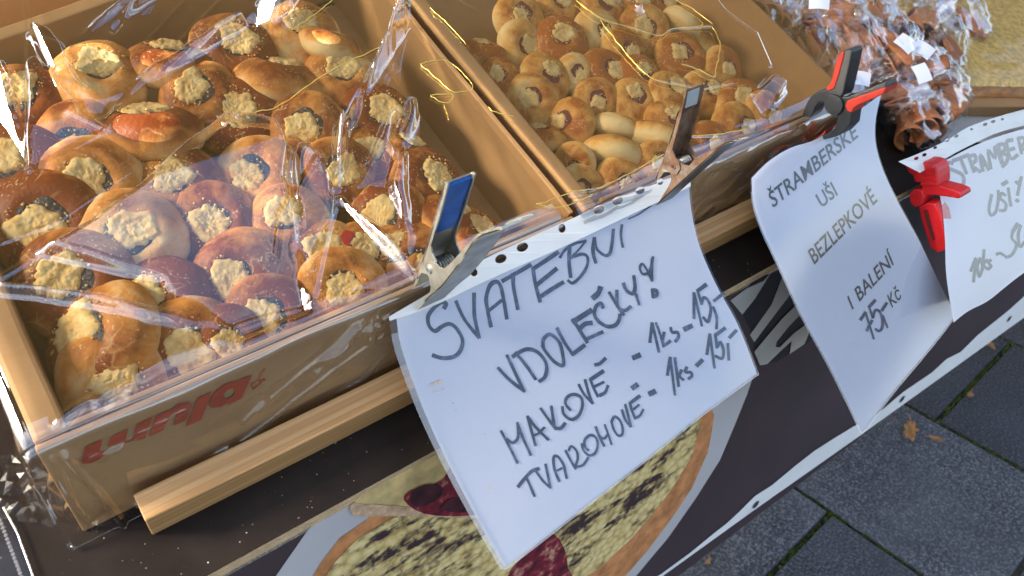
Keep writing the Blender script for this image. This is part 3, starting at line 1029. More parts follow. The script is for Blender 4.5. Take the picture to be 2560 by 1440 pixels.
    for q in range(60):
        a = rnd.uniform(0, 6.283)
        rr = cr * rnd.uniform(.85, 1.25) if q < 45 else cr * abs(rnd.gauss(0.9, .5))
        x = cx + rr * math.cos(a) * .95; y = cy + rr * math.sin(a) * 1.08
        if math.hypot(x, y) > .88: continue
        s = rnd.uniform(.010, .030) if q < 40 else rnd.uniform(.005, .012)
        zb = max(topz(x, y), topz(dcx, dcy) + (.12 if math.hypot(x - dcx, y - dcy) < dr * .8 else -1)) + s * .3
        o = len(V)
        for (ax, ay, az) in ico:
            j1 = rnd.uniform(.6, 1.4)
            V.append(Vector((x + ax * s * j1, y + ay * s * j1, zb + az * s * j1 * .7)) * R0)
        F += [tuple(i + o for i in t) for t in icf]
    crumb = mesh('crumble', V, F, True); crumb.materials.append(M['crumble'])
    return body, fill, crumb

POP = [bun_variant(11 + i * 3, 'poppy') for i in range(8)]
JAM = [bun_variant(91 + i * 5, 'jam') for i in range(6)]

def place_bun(px, py, d, z, lean, deg, kind, var, label, name, group, spin=0.0, k=1.12):
    c = hit_z(px, py, z)
    size = d / dist_mm(c) / 1000.0 * k
    lo, hi = (0.021, 0.426) if kind == 'poppy' else (0.463, 0.815)
    c.y = max(c.y, 0.012 + size * .47); c.x = min(max(c.x, lo + size * .47), hi - size * .44)
    q = hit_z(px + lean[0] * 20, py + lean[1] * 20, z) - c if lean != (0, 0) else Vector((1, 0, 0))
    ldir = Vector((q.x, q.y, 0)).normalized()
    ax = Vector((0, 0, 1)).cross(ldir)
    Rm = Matrix.Rotation(math.radians(24 if deg < 26 else 0), 4, Vector((1, -.25, 0)).normalized()) @ Matrix.Rotation(math.radians(deg * (.7 if deg < 26 else 1)), 4, ax)
    za = math.atan2(ldir.y, ldir.x) + math.radians(spin)
    sc_ = size / (2 * R0)
    mw = TM @ Matrix.Translation(c) @ Rm @ Matrix.Rotation(za, 4, 'Z') @ Matrix.Scale(sc_, 4)
    r = root(name, None, mw)
    tag(r, label, 'bun', group)
    for nm, me in zip(('bun_dough', 'filling', 'crumble'), (POP if kind == 'poppy' else JAM)[var]):
        o = bpy.data.objects.new(nm, me)
        COL.objects.link(o); o.parent = r
    return r

ZU = 0.060
box1 = [
 (200, 872, 255, (-1, .3), 32, 'lying at the front left corner, crumble slid to its left'),
 (485, 890, 232, (-.5, -.2), 14, 'in the front row, second from the left, just behind the red letters'),
 (282, 985, 235, (0, -.3), 8, 'pressed against the front wall at the far left, half hidden by it'),
 (155, 735, 252, (-.2, -.3), 10, 'beside the left wall, directly behind the front corner bun'),
 (400, 762, 228, (-1, -.3), 24, 'third row back, leaning left, crumble and poppy at its left side'),
 (605, 692, 226, (-.4, .1), 8, 'in the middle front, with a crumble square inside a poppy ring'),
 (330, 602, 232, (-.1, -.2), 6, 'left of centre with a wide dark poppy crescent below its crumble'),
 (540, 568, 208, (-.2, .1), 5, 'at the centre with a small dark gap above pale crumble'),
 (78, 582, 242, (-.4, -.2), 10, 'cut by the left picture edge, golden with dark poppy above its crumble'),
 (225, 462, 216, (-.3, .3), 12, 'dark brown at left centre, crumble torn at its left'),
 (445, 472, 204, (0, -1), 16, 'behind the centre, with a broad pale crumble ridge on top'),
 (645, 438, 194, (-1, -.3), 20, 'right of centre, crumble lump on its left side'),
 (722, 560, 190, (-.4, -.3), 10, 'right of centre in the glare, with broken pale crumble'),
 (815, 652, 208, (-.2, -.3), 8, 'under the streaky film folds, left of the red stained bun'),
 (690, 822, 215, (-1, .3), 26, 'against the front wall at mid length, leaning left'),
 (872, 742, 204, (-.3, 0), 8, 'near the front wall left of the blue clamp, crumble heaped high'),
 (906, 645, 186, (.2, -.6), 12, 'with a red jam stain, left of the blue clamp'),
 (968, 545, 194, (-.8, .4), 34, 'showing its bare brown back below the bright film fold'),
 (380, 338, 220, (0, -1), 34, 'tilted back in the upper left, showing a big plain golden front'),
 (200, 362, 190, (-.5, .2), 14, 'upper left near the wall with a flat pale crumble'),
 (50, 432, 208, (-.8, -.3), 18, 'at the left wall cut by the picture edge, upper one'),
 (250, 208, 196, (0, -1), 22, 'in the back row at left with a straight dark poppy slit'),
 (428, 172, 192, (.3, -1), 30, 'in the back row with a dark brown left shoulder'),
 (588, 132, 186, (.1, -1), 14, 'in the back row centre with a wide crumble cap'),
 (500, 248, 176, (-.6, -.5), 14, 'second row from the back, small and pale with little poppy'),
 (597, 298, 196, (-.2, -.3), 10, 'under the painted gold glint of the film near the centre back'),
 (752, 92, 176, (.3, -1), 16, 'at the back right, dark brown and shiny'),
 (822, 118, 150, (.6, -1), 38, 'at the back right, on its edge against the right wall'),
 (690, 208, 190, (.3, -1), 34, 'tilted back in the back right, with a plain brown front'),
 (852, 205, 178, (-.2, -.3), 12, 'at the right wall, second from the back, crumble facing up'),
 (772, 326, 184, (-.8, .1), 18, 'dark brown at right, poppy showing right of its crumble'),
 (948, 302, 188, (-.1, -.8), 14, 'at the right wall behind the bright film fold'),
 (55, 268, 190, (-.2, -1), 16, 'in the upper left corner behind the white film glare'),
 (850, 432, 172, (.3, .8), 16, 'mid right with a dark poppy bar under the film crease'),
 (1064, 462, 190, (.7, -.3), 24, 'at the right wall just left of the blue clamp handle'),
 (1045, 645, 168, (-.2, .6), 14, 'half hidden behind the blue clamp jaw'),
 (1112, 548, 165, (.5, -.6), 30, 'wedged behind the blue clamp handle against the right wall'),
 (930, 405, 168, (-.6, -.3), 20, 'under the long film crease right of centre'),
 (1012, 385, 150, (.6, -.5), 30, 'by the right wall, two behind the blue clamp handle'),
 (588, 868, 170, (-.2, .4), 18, 'squeezed low against the front wall left of its middle'),
 (985, 640, 165, (-.4, -.5), 16, 'between the red stained bun and the blue clamp'),
 (1188, 592, 168, (.9, -.3), 26, 'in the front right corner behind the blue clamp'),
]
for i, (px_, py_, d_, ln, dg, ds) in enumerate(box1):
    bun_ = place_bun(px_, py_, d_, 0.052 + min(.024, .085 * max(0, hit_z(px_, py_, .05).y - .06)) + (0.004 if i % 3 == 0 else -0.001), ln, dg, 'poppy', i % 8, 'poppy seed bun ' + ds, 'poppy_seed_bun',
              'poppy seed buns in the left carton', spin=(i * 47 % 130) - 65, k=1.05)
    if 'red jam stain' in ds:
        V = [Vector((0.016 + .009 * math.cos(a) * (1 + .3 * nz(a, 2.0)), .012 + .007 * math.sin(a), 0)) for a in [q * 6.283 / 12 for q in range(12)]]
        sh = bun_.children[0].data
        for v in V:
            v.z = max((w.co.z for w in sh.vertices if (w.co.xy - v.xy).length < .004), default=.012) + .0022
        o = obj('jam_stain', mesh('jam_stain', V + [sum(V, Vector()) / 12 + Vector((0, 0, .002))], [(k, (k + 1) % 12, 12) for k in range(12)], True), M['jam_red'], bun_, Matrix.Identity(4))
low1 = [
 (525, 815, 190, 'deep between the front buns, only its brown shoulder showing'),
 (560, 395, 190, 'in the lower layer right of the tilted plain bun'),
 (1005, 700, 170, 'in the lower layer left of the blue clamp jaw'),
 (690, 300, 190, 'in the lower layer under the back right buns'),
 (330, 480, 190, 'in the lower layer between the left centre buns'),
 (130, 340, 190, 'in the lower layer by the upper left wall'),
 (120, 650, 190, 'in the lower layer by the left wall'),
 (780, 480, 180, 'in the lower layer right of centre'),
 (430, 660, 190, 'in the lower layer below the centre buns'),
 (700, 700, 190, 'in the lower layer near the front wall'),
]
for i, (px_, py_, d_, ds) in enumerate(low1):
    place_bun(px_, py_, d_, 0.030, (0.3, -1), 10 + i * 3, 'poppy', (i * 3 + 1) % 8, 'dark poppy seed bun ' + ds, 'poppy_seed_bun',
              'poppy seed buns in the left carton', spin=i * 70)

box2 = [
 (1295, 48, 116, (.3, .2), 10, 'in the back row, with jam curving under its crumble'),
 (1392, 25, 116, (.2, -.3), 10, 'at the top edge, with two dark jam spots'),
 (1302, 118, 116, (.6, .3), 22, 'second from the back at left, with a slanted jam slit'),
 (1402, 112, 128, (-.1, -.1), 8, 'pale and round, second row from the back'),
 (1205, 138, 112, (0, -1), 26, 'beside the left wall at the back, jam ring on top'),
 (1492, 88, 116, (.4, .1), 10, 'under the painted gold glint of the film at the back'),
 (1360, 200, 124, (.2, -.6), 14, 'left of centre, with a jam bar under pale crumble'),
 (1510, 192, 130, (.3, -.2), 14, 'at the centre, with a dark brown left side'),
 (1328, 252, 124, (-.6, .3), 22, 'by the left wall, with crumble left and jam right of it'),
 (1245, 196, 100, (-.3, -.3), 12, 'squeezed against the left wall, mostly crumble'),
 (1425, 312, 122, (-.8, .2), 50, 'standing on edge with cracked brown crust'),
 (1355, 348, 108, (-.2, -.9), 30, 'near the left wall in front, crumble spilling backwards'),
 (1502, 20, 108, (-.2, -.5), 10, 'at the top edge left of the dark crusted bun'),
 (1592, 28, 118, (.1, -.6), 14, 'at the top edge, pale, right of the centre'),
 (1608, 82, 120, (-.3, .4), 18, 'dark crusted with a crumble patch, back right'),
 (1702, 62, 96, (.7, -.5), 55, 'on edge by the right wall at the back'),
 (1702, 148, 120, (-.3, -.2), 12, 'right of centre with a wide broken crumble top'),
 (1556, 132, 108, (.2, .1), 10, 'pale between the centre bun and the dark crusted bun'),
 (1596, 196, 108, (0, -.6), 10, 'under the film crease right of the centre'),
 (1802, 172, 98, (.3, .4), 12, 'turned towards the right wall with a dark jammy face'),
 (1852, 272, 134, (-.3, -.3), 12, 'large, at the right wall with a dark jam window'),
 (1672, 236, 112, (.1, -.8), 16, 'behind the rusty clamp with a jam streak'),
 (1582, 256, 116, (-.2, -.2), 8, 'mostly covered by pale crumble, centre front'),
 (1534, 322, 112, (0, -1), 52, 'on edge, crumble on top of a cracked crust'),
 (1672, 312, 116, (-.4, -.5), 24, 'left of the rusty clamp, with dark red jam'),
 (1528, 392, 140, (.1, -1), 66, 'on edge in the front row, plain brown side outwards'),
 (1632, 352, 134, (.1, -1), 62, 'on edge with a tiny black spot on its side'),
 (1437, 412, 100, (-.3, .5), 60, 'small and plain, upright behind the front wall'),
 (1452, 470, 108, (.1, .8), 24, 'flat against the front left corner, reddish brown'),
 (1562, 474, 116, (.1, 1), 34, 'lowest in front, brown back towards the sign'),
 (1645, 424, 112, (.3, .8), 36, 'behind the jaw of the rusty clamp'),
 (1852, 340, 120, (.1, -.4), 20, 'pale domed, at the front wall right of the rusty clamp'),
 (1782, 374, 104, (.2, .7), 30, 'brown, low behind the rusty clamp handle'),
 (1935, 318, 108, (.3, -.2), 16, 'in the front right corner below the black clamp'),
 (1490, 252, 108, (-.2, .2), 8, 'pale, left of centre under heavy crumble'),
 (1756, 236, 108, (.2, -.2), 10, 'pale, between the rusty clamp and the right wall'),
 (1438, 188, 96, (.2, .2), 10, 'small and pale, wedged between the left centre buns'),
 (1650, 20, 100, (.2, -.4), 10, 'at the top edge beside the bun on edge'),
]
ZU2 = 0.056
for i, (px_, py_, d_, ln, dg, ds) in enumerate(box2):
    place_bun(px_, py_, d_, ZU2 + (0.004 if i % 3 == 0 else -0.001), ln, dg, 'jam', i % 6, 'jam bun ' + ds, 'jam_bun',
              'jam buns in the middle carton', spin=(i * 61 % 140) - 70, k=1.12)
low2 = [(1290, 190, 'under the left wall row'), (1420, 250, 'under the left centre'), (1550, 250, 'under the centre'), (1640, 170, 'under the dark crusted bun'),
        (1480, 330, 'under the front left'), (1600, 420, 'under the front row'), (1720, 320, 'under the rusty clamp'), (1380, 400, 'near the front left corner'),
        (1350, 90, 'under the back left'), (1480, 140, 'under the back centre'), (1760, 120, 'by the right wall')]
for i, (px_, py_, ds) in enumerate(low2):
    place_bun(px_, py_, 112, 0.026, (0.3, -1), 8 + i * 4, 'jam', (i * 2 + 1) % 6, 'half buried jam bun in the lower layer ' + ds, 'jam_bun',
              'jam buns in the middle carton', spin=i * 80)
# ================================================================== SIGNS
class Sign:
    def __init__(self, phi, y0, z0, bump):
        self.n = Vector((0, -math.sin(phi), math.cos(phi)))
        self.c = self.n.dot(Vector((0, y0, z0)))
        self.bump = bump
    def lift(self, px, py, k=0.0):
        return hit_plane(px, py, self.n, self.c + self.bump(px, py) + k)

def coons(T, B, L, Rr, nu, nv):
    """pixel outline curves (lists) -> grid of pixel points"""
    def resample(pl, n):
        pts = catmull([Vector((x, y, 0)) for x, y in pl], 12)
        d = [0]
        for a, b in zip(pts, pts[1:]): d.append(d[-1] + (b - a).length)
        out = []
        for i in range(n + 1):
            s = d[-1] * i / n
            k = 0
            while k < len(d) - 2 and d[k + 1] < s: k += 1
            f = (s - d[k]) / max(d[k + 1] - d[k], 1e-9)
            out.append(pts[k].lerp(pts[k + 1], min(max(f, 0), 1)))
        return out
    t = resample(T, nu); b = resample(B, nu); l = resample(L, nv); r = resample(Rr, nv)
    g = []
    for i in range(nu + 1):
        u = i / nu
        col = []
        for j in range(nv + 1):
            v = j / nv
            p = t[i] * (1 - v) + b[i] * v + l[j] * (1 - u) + r[j] * u - (t[0] * (1 - u) * (1 - v) + t[-1] * u * (1 - v) + b[0] * (1 - u) * v + b[-1] * u * v)
            col.append(p)
        g.append(col)
    return g

def grid_part(name, g, S, k, mat, rt, base, thick=0.0):
    nu, nv = len(g) - 1, len(g[0]) - 1
    V = [S.lift(p.x, p.y, k) for col in g for p in col]
    F = []
    for i in range(nu):
        for j in range(nv):
            a = i * (nv + 1) + j
            F.append((a, a + 1, a + nv + 2, a + nv + 1))
    o = part(name, V, F, mat, rt, base, True)
    return o

STROKE = [0]
def ribbon(S, pts, w, k0, smooth=5):
    """marker stroke in pixels, laid on the sign surface; the width varies like a felt tip"""
    STROKE[0] += 1
    k = k0 + 0.000012 * (STROKE[0] % 40)
    P = catmull([Vector((x, y, 0)) for x, y in pts], smooth)
    V, F = [], []
    n = len(P)
    for i, p in enumerate(P):
        t = (P[min(i + 1, n - 1)] - P[max(i - 1, 0)])
        if t.length < 1e-6: t = Vector((1, 0, 0))
        t.normalize()
        nr = Vector((-t.y, t.x, 0))
        ww = w * (0.5 + 0.07 * nz(p.x * .05, p.y * .05, STROKE[0]))
        # felt tip is wider across one diagonal
        ww *= 0.86 + 0.28 * abs(nr.dot(Vector((0.55, 0.83, 0))))
        e = t * (w * .28 if i == n - 1 else (-w * .28 if i == 0 else 0))
        a = p + nr * ww + e; b = p - nr * ww + e
        V += [S.lift(a.x, a.y, k), S.lift(b.x, b.y, k)]
    for i in range(n - 1):
        F.append((2 * i, 2 * i + 1, 2 * i + 3, 2 * i + 2))
    return V, F

def write(name, S, strokes, w, conv, rt, base, mat, k0=0.0003):
    """one object for each written word"""
    vf = []
    for st in strokes:
        ww = w
        if isinstance(st[0], (int, float)):
            ww = w * st[0]; st = st[1:]
        vf.append(ribbon(S, [conv(*p) for p in st], ww, k0, 5 if len(st) > 2 else 3))
    v, f = merge(*vf)
    return part(name, v, f, mat, rt, base)

def printed(name, S, text, bl_, br_, vl, vr, rt, base, mat, k=0.0004):
    cu = bpy.data.curves.new('text', 'FONT')
    cu.body = text
    cu.resolution_u = 3
    cu.offset = 0.012
    to = bpy.data.objects.new('text', cu)
    COL.objects.link(to)
    dg = bpy.context.evaluated_depsgraph_get()
    me = to.evaluated_get(dg).to_mesh()
    vs = [v.co.copy() for v in me.vertices]; fs = [tuple(p.vertices) for p in me.polygons]
    to.evaluated_get(dg).to_mesh_clear()
    bpy.data.objects.remove(to); bpy.data.curves.remove(cu)
    x0 = min(v.x for v in vs); x1 = max(v.x for v in vs)
    capH = 0.70
    out = []
    for v in vs:
        u = (v.x - x0) / (x1 - x0); h = v.y / capH
        p = Vector(bl_).lerp(Vector(br_), u) + Vector(vl).lerp(Vector(vr), u) * h
        out.append(S.lift(p.x, p.y, k))
    return part(name, out, fs, mat, rt, base)

def sm(a, b, x):
    t = min(max((x - a) / (b - a), 0), 1)
    return t * t * (3 - 2 * t)

# ---------- sign 1: wedding buns
def bump1(px, py):
    # soft roll towards the right edge, slight wave along the sheet
    u = (px - 1000) / 850
    return 0.004 * math.sin(px * 0.006 + py * 0.004) + 0.004 * sm(.6, 1.0, u) - 0.002
S1 = Sign(0.5475, -0.0105, H + 0.004, bump1)
s1b = S1.lift(1400, 900)
sign1 = root('handwritten_sign', s1b)
tag(sign1, 'large white paper sign reading SVATEBNÍ VDOLEČKY in a punched plastic sleeve, hanging leftmost', 'sign', 'price signs')
T1 = [(972, 792), (1080, 728), (1190, 658), (1400, 560), (1560, 490), (1724, 428)]
B1_ = [(1252, 1424), (1272, 1420), (1420, 1306), (1600, 1166), (1760, 1038), (1898, 936)]
L1 = [(972, 792), (985, 870), (1022, 975), (1058, 1062), (1108, 1166), (1180, 1300), (1252, 1424)]
R1 = [(1724, 428), (1732, 520), (1752, 610), (1796, 712), (1850, 812), (1898, 936)]
SB1 = [(974, 802), (1080, 766), (1240, 691), (1400, 621), (1560, 545), (1650, 503), (1727, 466)]
g1 = coons(SB1, B1_, [(974, 802)] + L1[1:], [(1727, 466)] + R1[1:], 40, 34)
g1s = coons(T1, SB1, [(972, 792), (974, 802)], [(1724, 428), (1727, 466)], 40, 4)
# paper inset in the sleeve
def inset(g, u0, u1, v0, v1, nu, nv):
    NU, NV = len(g) - 1, len(g[0]) - 1
    def smp(u, v):
        a = min(max(u * NU, 0), NU - 1e-6); b = min(max(v * NV, 0), NV - 1e-6)
        i, j = int(a), int(b); fa, fb = a - i, b - j
        return (g[i][j] * (1 - fa) * (1 - fb) + g[i + 1][j] * fa * (1 - fb) + g[i][j + 1] * (1 - fa) * fb + g[i + 1][j + 1] * fa * fb)
    return [[smp(u0 + (u1 - u0) * i / nu, v0 + (v1 - v0) * j / nv) for j in range(nv + 1)] for i in range(nu + 1)]
grid_part('paper_sheet', inset(g1, 0.022, 0.994, 0.0, 0.992, 36, 30), S1, 0.0, M['paper'], sign1, s1b, 0.0004)
grid_part('sleeve_front', inset(g1, 0.0, 1.0, 0.0, 1.0, 36, 30), S1, 0.0014, M['sleeve'], sign1, s1b)
# frosted welded margins of the sleeve
grid_part('sleeve_side_seam', inset(g1, 0.0, 0.024, 0.05, 1.0, 3, 30), S1, 0.0018, M['sleeve_edge'], sign1, s1b)
grid_part('sleeve_bottom_seam', inset(g1, 0.0, 1.0, 0.992, 1.004, 36, 2), S1, 0.0018, M['sleeve_edge'], sign1, s1b)
# punched strip with real holes
def strip_part(S, g, v1, holes, rt, base, k=0.0022):
    gg = inset(g, 0.0, 1.0, 0.0, v1, 40, 1)
    outer = [gg[i][1] for i in range(41)] + [gg[i][0] for i in range(40, -1, -1)]
    loops = [outer]
    for (hx, hy, a, b, an) in holes:
        loops.append([Vector((hx + a * math.cos(t) * math.cos(an) - b * math.sin(t) * math.sin(an),
                              hy + a * math.cos(t) * math.sin(an) + b * math.sin(t) * math.cos(an), 0)) for t in [2 * math.pi * q / 14 for q in range(14)]])
    tri = tessellate_polygon(loops)
    V = [S.lift(p.x, p.y, k) for lp in loops for p in lp]
    return part('punched_strip', V, [tuple(t) for t in tri], M['strip'], rt, base)
strip_part(S1, g1s, 1.0, [(1185, 681, 9, 10, 0), (1252, 647, 15, 11, -.4), (1306, 618, 15, 11, -.4), (1405, 571, 9, 11, 0), (1497, 524, 14, 11, -.4), (1544, 502, 14, 10, -.4), (1600, 476, 12, 9, -.4), (1650, 454, 8, 9, 0)], sign1, s1b)
cR1 = lambda x, y: (1040 + .264 * x, 540 + .264 * y)
cR2 = lambda x, y: (1380 + .25 * x, 440 + .25 * y)
cR3 = lambda x, y: (1220 + .2222 * x, 680 + .2222 * y)
cR4 = lambda x, y: (1560 + .2361 * x, 680 + .2361 * y)
cR5 = lambda x, y: (1220 + .264 * x, 880 + .264 * y)
W1 = 9.6
write('handwritten_word', S1, [
  [(268, 872), (286, 828), (240, 816), (170, 870), (115, 950), (125, 1040), (180, 1090), (240, 1050), (310, 1022), (370, 1050), (430, 1140), (440, 1210), (410, 1290), (350, 1335), (250, 1345), (160, 1320)],
  [(380, 810), (460, 980), (595, 1150)], [(550, 735), (555, 950), (598, 1150)],
  [(710, 1045), (680, 900), (665, 780), (700, 660), (760, 622), (800, 660), (830, 790), (860, 970)], [.8, (680, 905), (810, 800)],
  [(820, 615), (1085, 465)], [(920, 550), (925, 680), (965, 880)],
  [(1110, 500), (1345, 345)], [(1110, 500), (1130, 640), (1175, 810)], [(1140, 655), (1330, 500)], [(1168, 772), (1290, 690), (1392, 628)]], W1, cR1, sign1, s1b, M['ink'])
write('handwritten_word', S1, [
  [.7, (80, 815), (130, 740), (220, 680), (340, 648)], [(180, 700), (170, 850), (187, 1010)],
  [.8, (190, 815), (300, 780), (355, 812), (350, 900), (290, 1000), (210, 1070), (162, 1045)], [.5, (340, 650), (265, 740), (190, 812)],
  [(437, 865), (410, 750), (425, 620)], [.8, (425, 622), (450, 730), (530, 795), (580, 770), (600, 680), (615, 535)],
  [.7, (700, 490), (690, 590), (708, 710)], [.35, (765, 430), (880, 375), (995, 292)]], W1 * .95, cR2, sign1, s1b, M['ink'])
write('handwritten_word', S1, [
  [(115, 1080), (250, 1220), (405, 1340)], [(215, 940), (290, 1100), (405, 1340)],
  [(280, 950), (420, 872), (540, 890), (630, 980), (662, 1080), (640, 1180), (580, 1230)], [(310, 910), (420, 1040), (535, 1205)],
  [(620, 835), (625, 760), (690, 702), (760, 740), (820, 830), (850, 1040), (760, 1020), (660, 910), (615, 835)],
  [(780, 635), (860, 790), (955, 930)], [(955, 925), (1085, 825)],
  [1.3, (1160, 432), (960, 560)], [1.1, (955, 535), (1030, 650), (1115, 790)], [1.2, (1030, 642), (1090, 585), (1165, 572)], [.9, (1100, 760), (1290, 675)],
  [(1295, 400), (1272, 352), (1215, 390), (1200, 480), (1250, 560), (1340, 612), (1430, 600), (1475, 540), (1486, 480)], [1.4, (1265, 175), (1240, 240), (1185, 290)],
  [(1365, 230), (1450, 370), (1525, 480)], [.9, (1450, 210), (1457, 370), (1510, 430), (1560, 425), (1605, 390)],
  [(1525, 130), (1560, 210), (1630, 242), (1655, 170), (1640, 45)], [.8, (1667, 250), (1700, 365)]], W1 * .93, cR3, sign1, s1b, M['ink'])
write('handwritten_exclamation_mark', S1, [
  [.8, (1010, 810), (990, 920), (960, 970), (905, 978), (880, 920), (905, 878), (950, 940), (1000, 1048)], [.9, (1000, 830), (1000, 1040)],
  [1.0, (1000, 1142), (1045, 1145), (1048, 1190), (1012, 1208)], [1.0, (1002, 1142), (1012, 1210)]], W1 * .85, cR2, sign1, s1b, M['ink'])
write('handwritten_price', S1, [
  [1.6, (100, 908), (165, 880)], [(275, 742), (296, 540)], [(300, 545), (370, 845)], [.9, (340, 540), (380, 650), (420, 790)], [(425, 640), (410, 730), (430, 772), (490, 730)],
  [(495, 590), (510, 638), (568, 640), (577, 690), (545, 735)], [1.5, (642, 605), (715, 570)],
  [(742, 490), (740, 222)], [.9, (745, 230), (825, 570)], [1.2, (868, 135), (780, 200)], [.9, (782, 205), (822, 340)], [(822, 335), (842, 272), (890, 300), (920, 390), (902, 500), (880, 525), (840, 480)],
  [.9, (945, 372), (982, 480), (980, 600)], [(955, 305), (1055, 225)]], W1 * .78, cR4, sign1, s1b, M['ink'])
write('handwritten_price', S1, [
  [1.5, (92, 1228), (138, 1195)], [1.6, (272, 1290), (325, 1265)], [(460, 1090), (490, 905)], [.9, (492, 910), (540, 1300)], [(540, 910), (580, 1210)], [(610, 1040), (588, 1100), (630, 1142)],
  [(665, 1010), (650, 1058), (708, 1062), (720, 1100), (685, 1130)], [1.3, (772, 990), (830, 935)],
  [(880, 870), (910, 660)], [.9, (912, 665), (960, 1015)], [1.1, (1070, 595), (970, 670)], [.9, (970, 675), (985, 800)], [(985, 798), (1022, 742), (1055, 830), (1040, 915), (970, 890)],
  [.9, (1102, 760), (1112, 930)], [(1120, 695), (1190, 620)]], W1 * .76, cR4, sign1, s1b, M['ink'])
write('handwritten_word', S1, [
  [1.1, (1015, 122), (1060, 108), (1112, 62)],
  [(125, 750), (200, 890), (280, 1050)], [.9, (180, 825), (235, 860), (285, 808), (280, 670)], [(280, 672), (330, 810), (405, 975)],
  [(375, 610), (410, 740), (450, 885)], [(375, 612), (450, 710), (570, 830)], [.7, (432, 792), (480, 770), (535, 715)],
  [(500, 535), (560, 620), (640, 730)], [(600, 515), (620, 640), (635, 712), (690, 722), (730, 675)],
  [(705, 520), (720, 590), (790, 640), (860, 600), (895, 510), (880, 430), (810, 400), (750, 430), (735, 490), (780, 550)],
  [(860, 310), (910, 400), (990, 485)], [(920, 265), (950, 380), (990, 485)],
  [1.2, (1090, 182), (970, 262)], [(970, 262), (1000, 340), (1040, 420)], [.8, (1010, 327), (1095, 285)], [(1060, 410), (1110, 380), (1135, 320)]], W1 * .78, cR5, sign1, s1b, M['ink'])
write('handwritten_word', S1, [
  [1.1, (285, 1275), (400, 1140), (480, 1105)], [(360, 1180), (400, 1270), (440, 1365)],
  [(455, 1130), (520, 1220), (590, 1285)], [(545, 1065), (565, 1160), (592, 1285)],
  [(675, 1225), (630, 1110), (622, 1000), (660, 990), (715, 1070), (745, 1195)], [.7, (640, 1130), (700, 1100)],
  [(735, 935), (790, 1040), (830, 1105)], [.85, (765, 932), (790, 892), (840, 940), (850, 1010), (835, 1080), (900, 1070), (950, 1000)],
  [.9, (890, 870), (905, 930), (960, 980), (1020, 950), (1040, 860), (1010, 800), (960, 790), (915, 840), (920, 900), (950, 930)],
  [(1020, 710), (1055, 800), (1100, 890)], [.8, (1105, 690), (1135, 770), (1170, 875)], [.8, (1060, 800), (1100, 820), (1135, 780)],
  [.9, (1170, 660), (1200, 612), (1250, 650), (1275, 720), (1270, 780), (1230, 790), (1190, 730), (1170, 660)],
  [(1270, 550), (1300, 640), (1350, 705)], [(1300, 500), (1330, 610), (1352, 705)],
  [1.1, (1435, 418), (1345, 485)], [(1345, 485), (1365, 560), (1395, 630)], [.8, (1380, 542), (1430, 500)], [.8, (1395, 627), (1440, 600), (1470, 545)]], W1 * .74, cR5, sign1, s1b, M['ink'])
# small dirt specks on the sleeve
dirt = []
for (x, y, r) in ((1090, 958, 5), (1100, 955, 6), (1080, 962, 4), (1095, 978, 3), (1108, 974, 3), (1133, 1008, 3), (1226, 1223, 4), (1086, 980, 2), (1140, 1026, 2), (1212, 1085, 2)):
    dirt.append(([S1.lift(x + r * math.cos(a) * (1 + .4 * nz(a, x)), y + r * math.sin(a) * .7, 0.0021) for a in [q * 6.283 / 8 for q in range(8)]], [tuple(range(8))]))
v, f = merge(*dirt)
part('dirt_specks', v, f, M['smudge'], sign1, s1b)

# ---------- sign 2: printed, gluten free
def bump2(px, py):
    # big lazy S-curve down the sheet
    t = ((px - 1880) * 0.39 + (py - 440) * 0.92) / 700
    return 0.008 * math.sin(t * 5.2 + 0.6) - 0.006 + 0.004 * math.sin((px - 1880) * 0.012)
S2 = Sign(0.60, -0.012, H + 0.004, bump2)
s2b = S2.lift(2120, 700)
sign2 = root('printed_sign', s2b)
tag(sign2, 'tall curling white sign with printed black letters reading BEZLEPKOVÉ, in the middle', 'sign', 'price signs')
T2 = [(1876, 446), (1920, 402), (1975, 368), (2040, 346), (2100, 306), (2150, 272), (2206, 232)]
B2_ = [(2152, 1086), (2166, 1076), (2230, 990), (2300, 906), (2360, 832), (2392, 788)]
L2 = [(1876, 446), (1880, 510), (1902, 578), (1945, 670), (2000, 790), (2060, 900), (2110, 998), (2152, 1086)]
R2 = [(2206, 232), (2192, 290), (2190, 350), (2208, 420), (2250, 510), (2300, 600), (2345, 694), (2392, 788)]
g2 = coons(T2, B2_, L2, R2, 30, 44)
grid_part('paper_sheet', inset(g2, 0.012, 0.992, 0.004, 0.994, 28, 40), S2, 0.0, M['paper'], sign2, s2b, 0.0004)
grid_part('sleeve_front', inset(g2, 0, 1, 0, 1, 28, 40), S2, 0.0014, M['sleeve'], sign2, s2b)
grid_part('sleeve_side_seam', inset(g2, 0.0, 0.014, 0.05, 1.0, 2, 30), S2, 0.0018, M['sleeve_edge'], sign2, s2b)
grid_part('sleeve_bottom_seam', inset(g2, 0.0, 1.0, 0.995, 1.0, 30, 2), S2, 0.0018, M['sleeve_edge'], sign2, s2b)
k6 = .2916; k7 = .1945
def q6(x, y): return Vector((1880 + k6 * x, 280 + k6 * y, 0))
def q7(x, y): return Vector((2080 + k7 * x, 600 + k7 * y, 0))
printed('printed_word', S2, 'ŠTRAMBERSKÉ', q6(182, 822), q6(912, 212), Vector((-48, -125, 0)) * k6, Vector((-38, -122, 0)) * k6, sign2, s2b, M['print_ink'])
printed('printed_word', S2, 'UŠI', q6(600, 822), q6(738, 708), Vector((-58, -110, 0)) * k6, Vector((-58, -112, 0)) * k6, sign2, s2b, M['print_ink'])
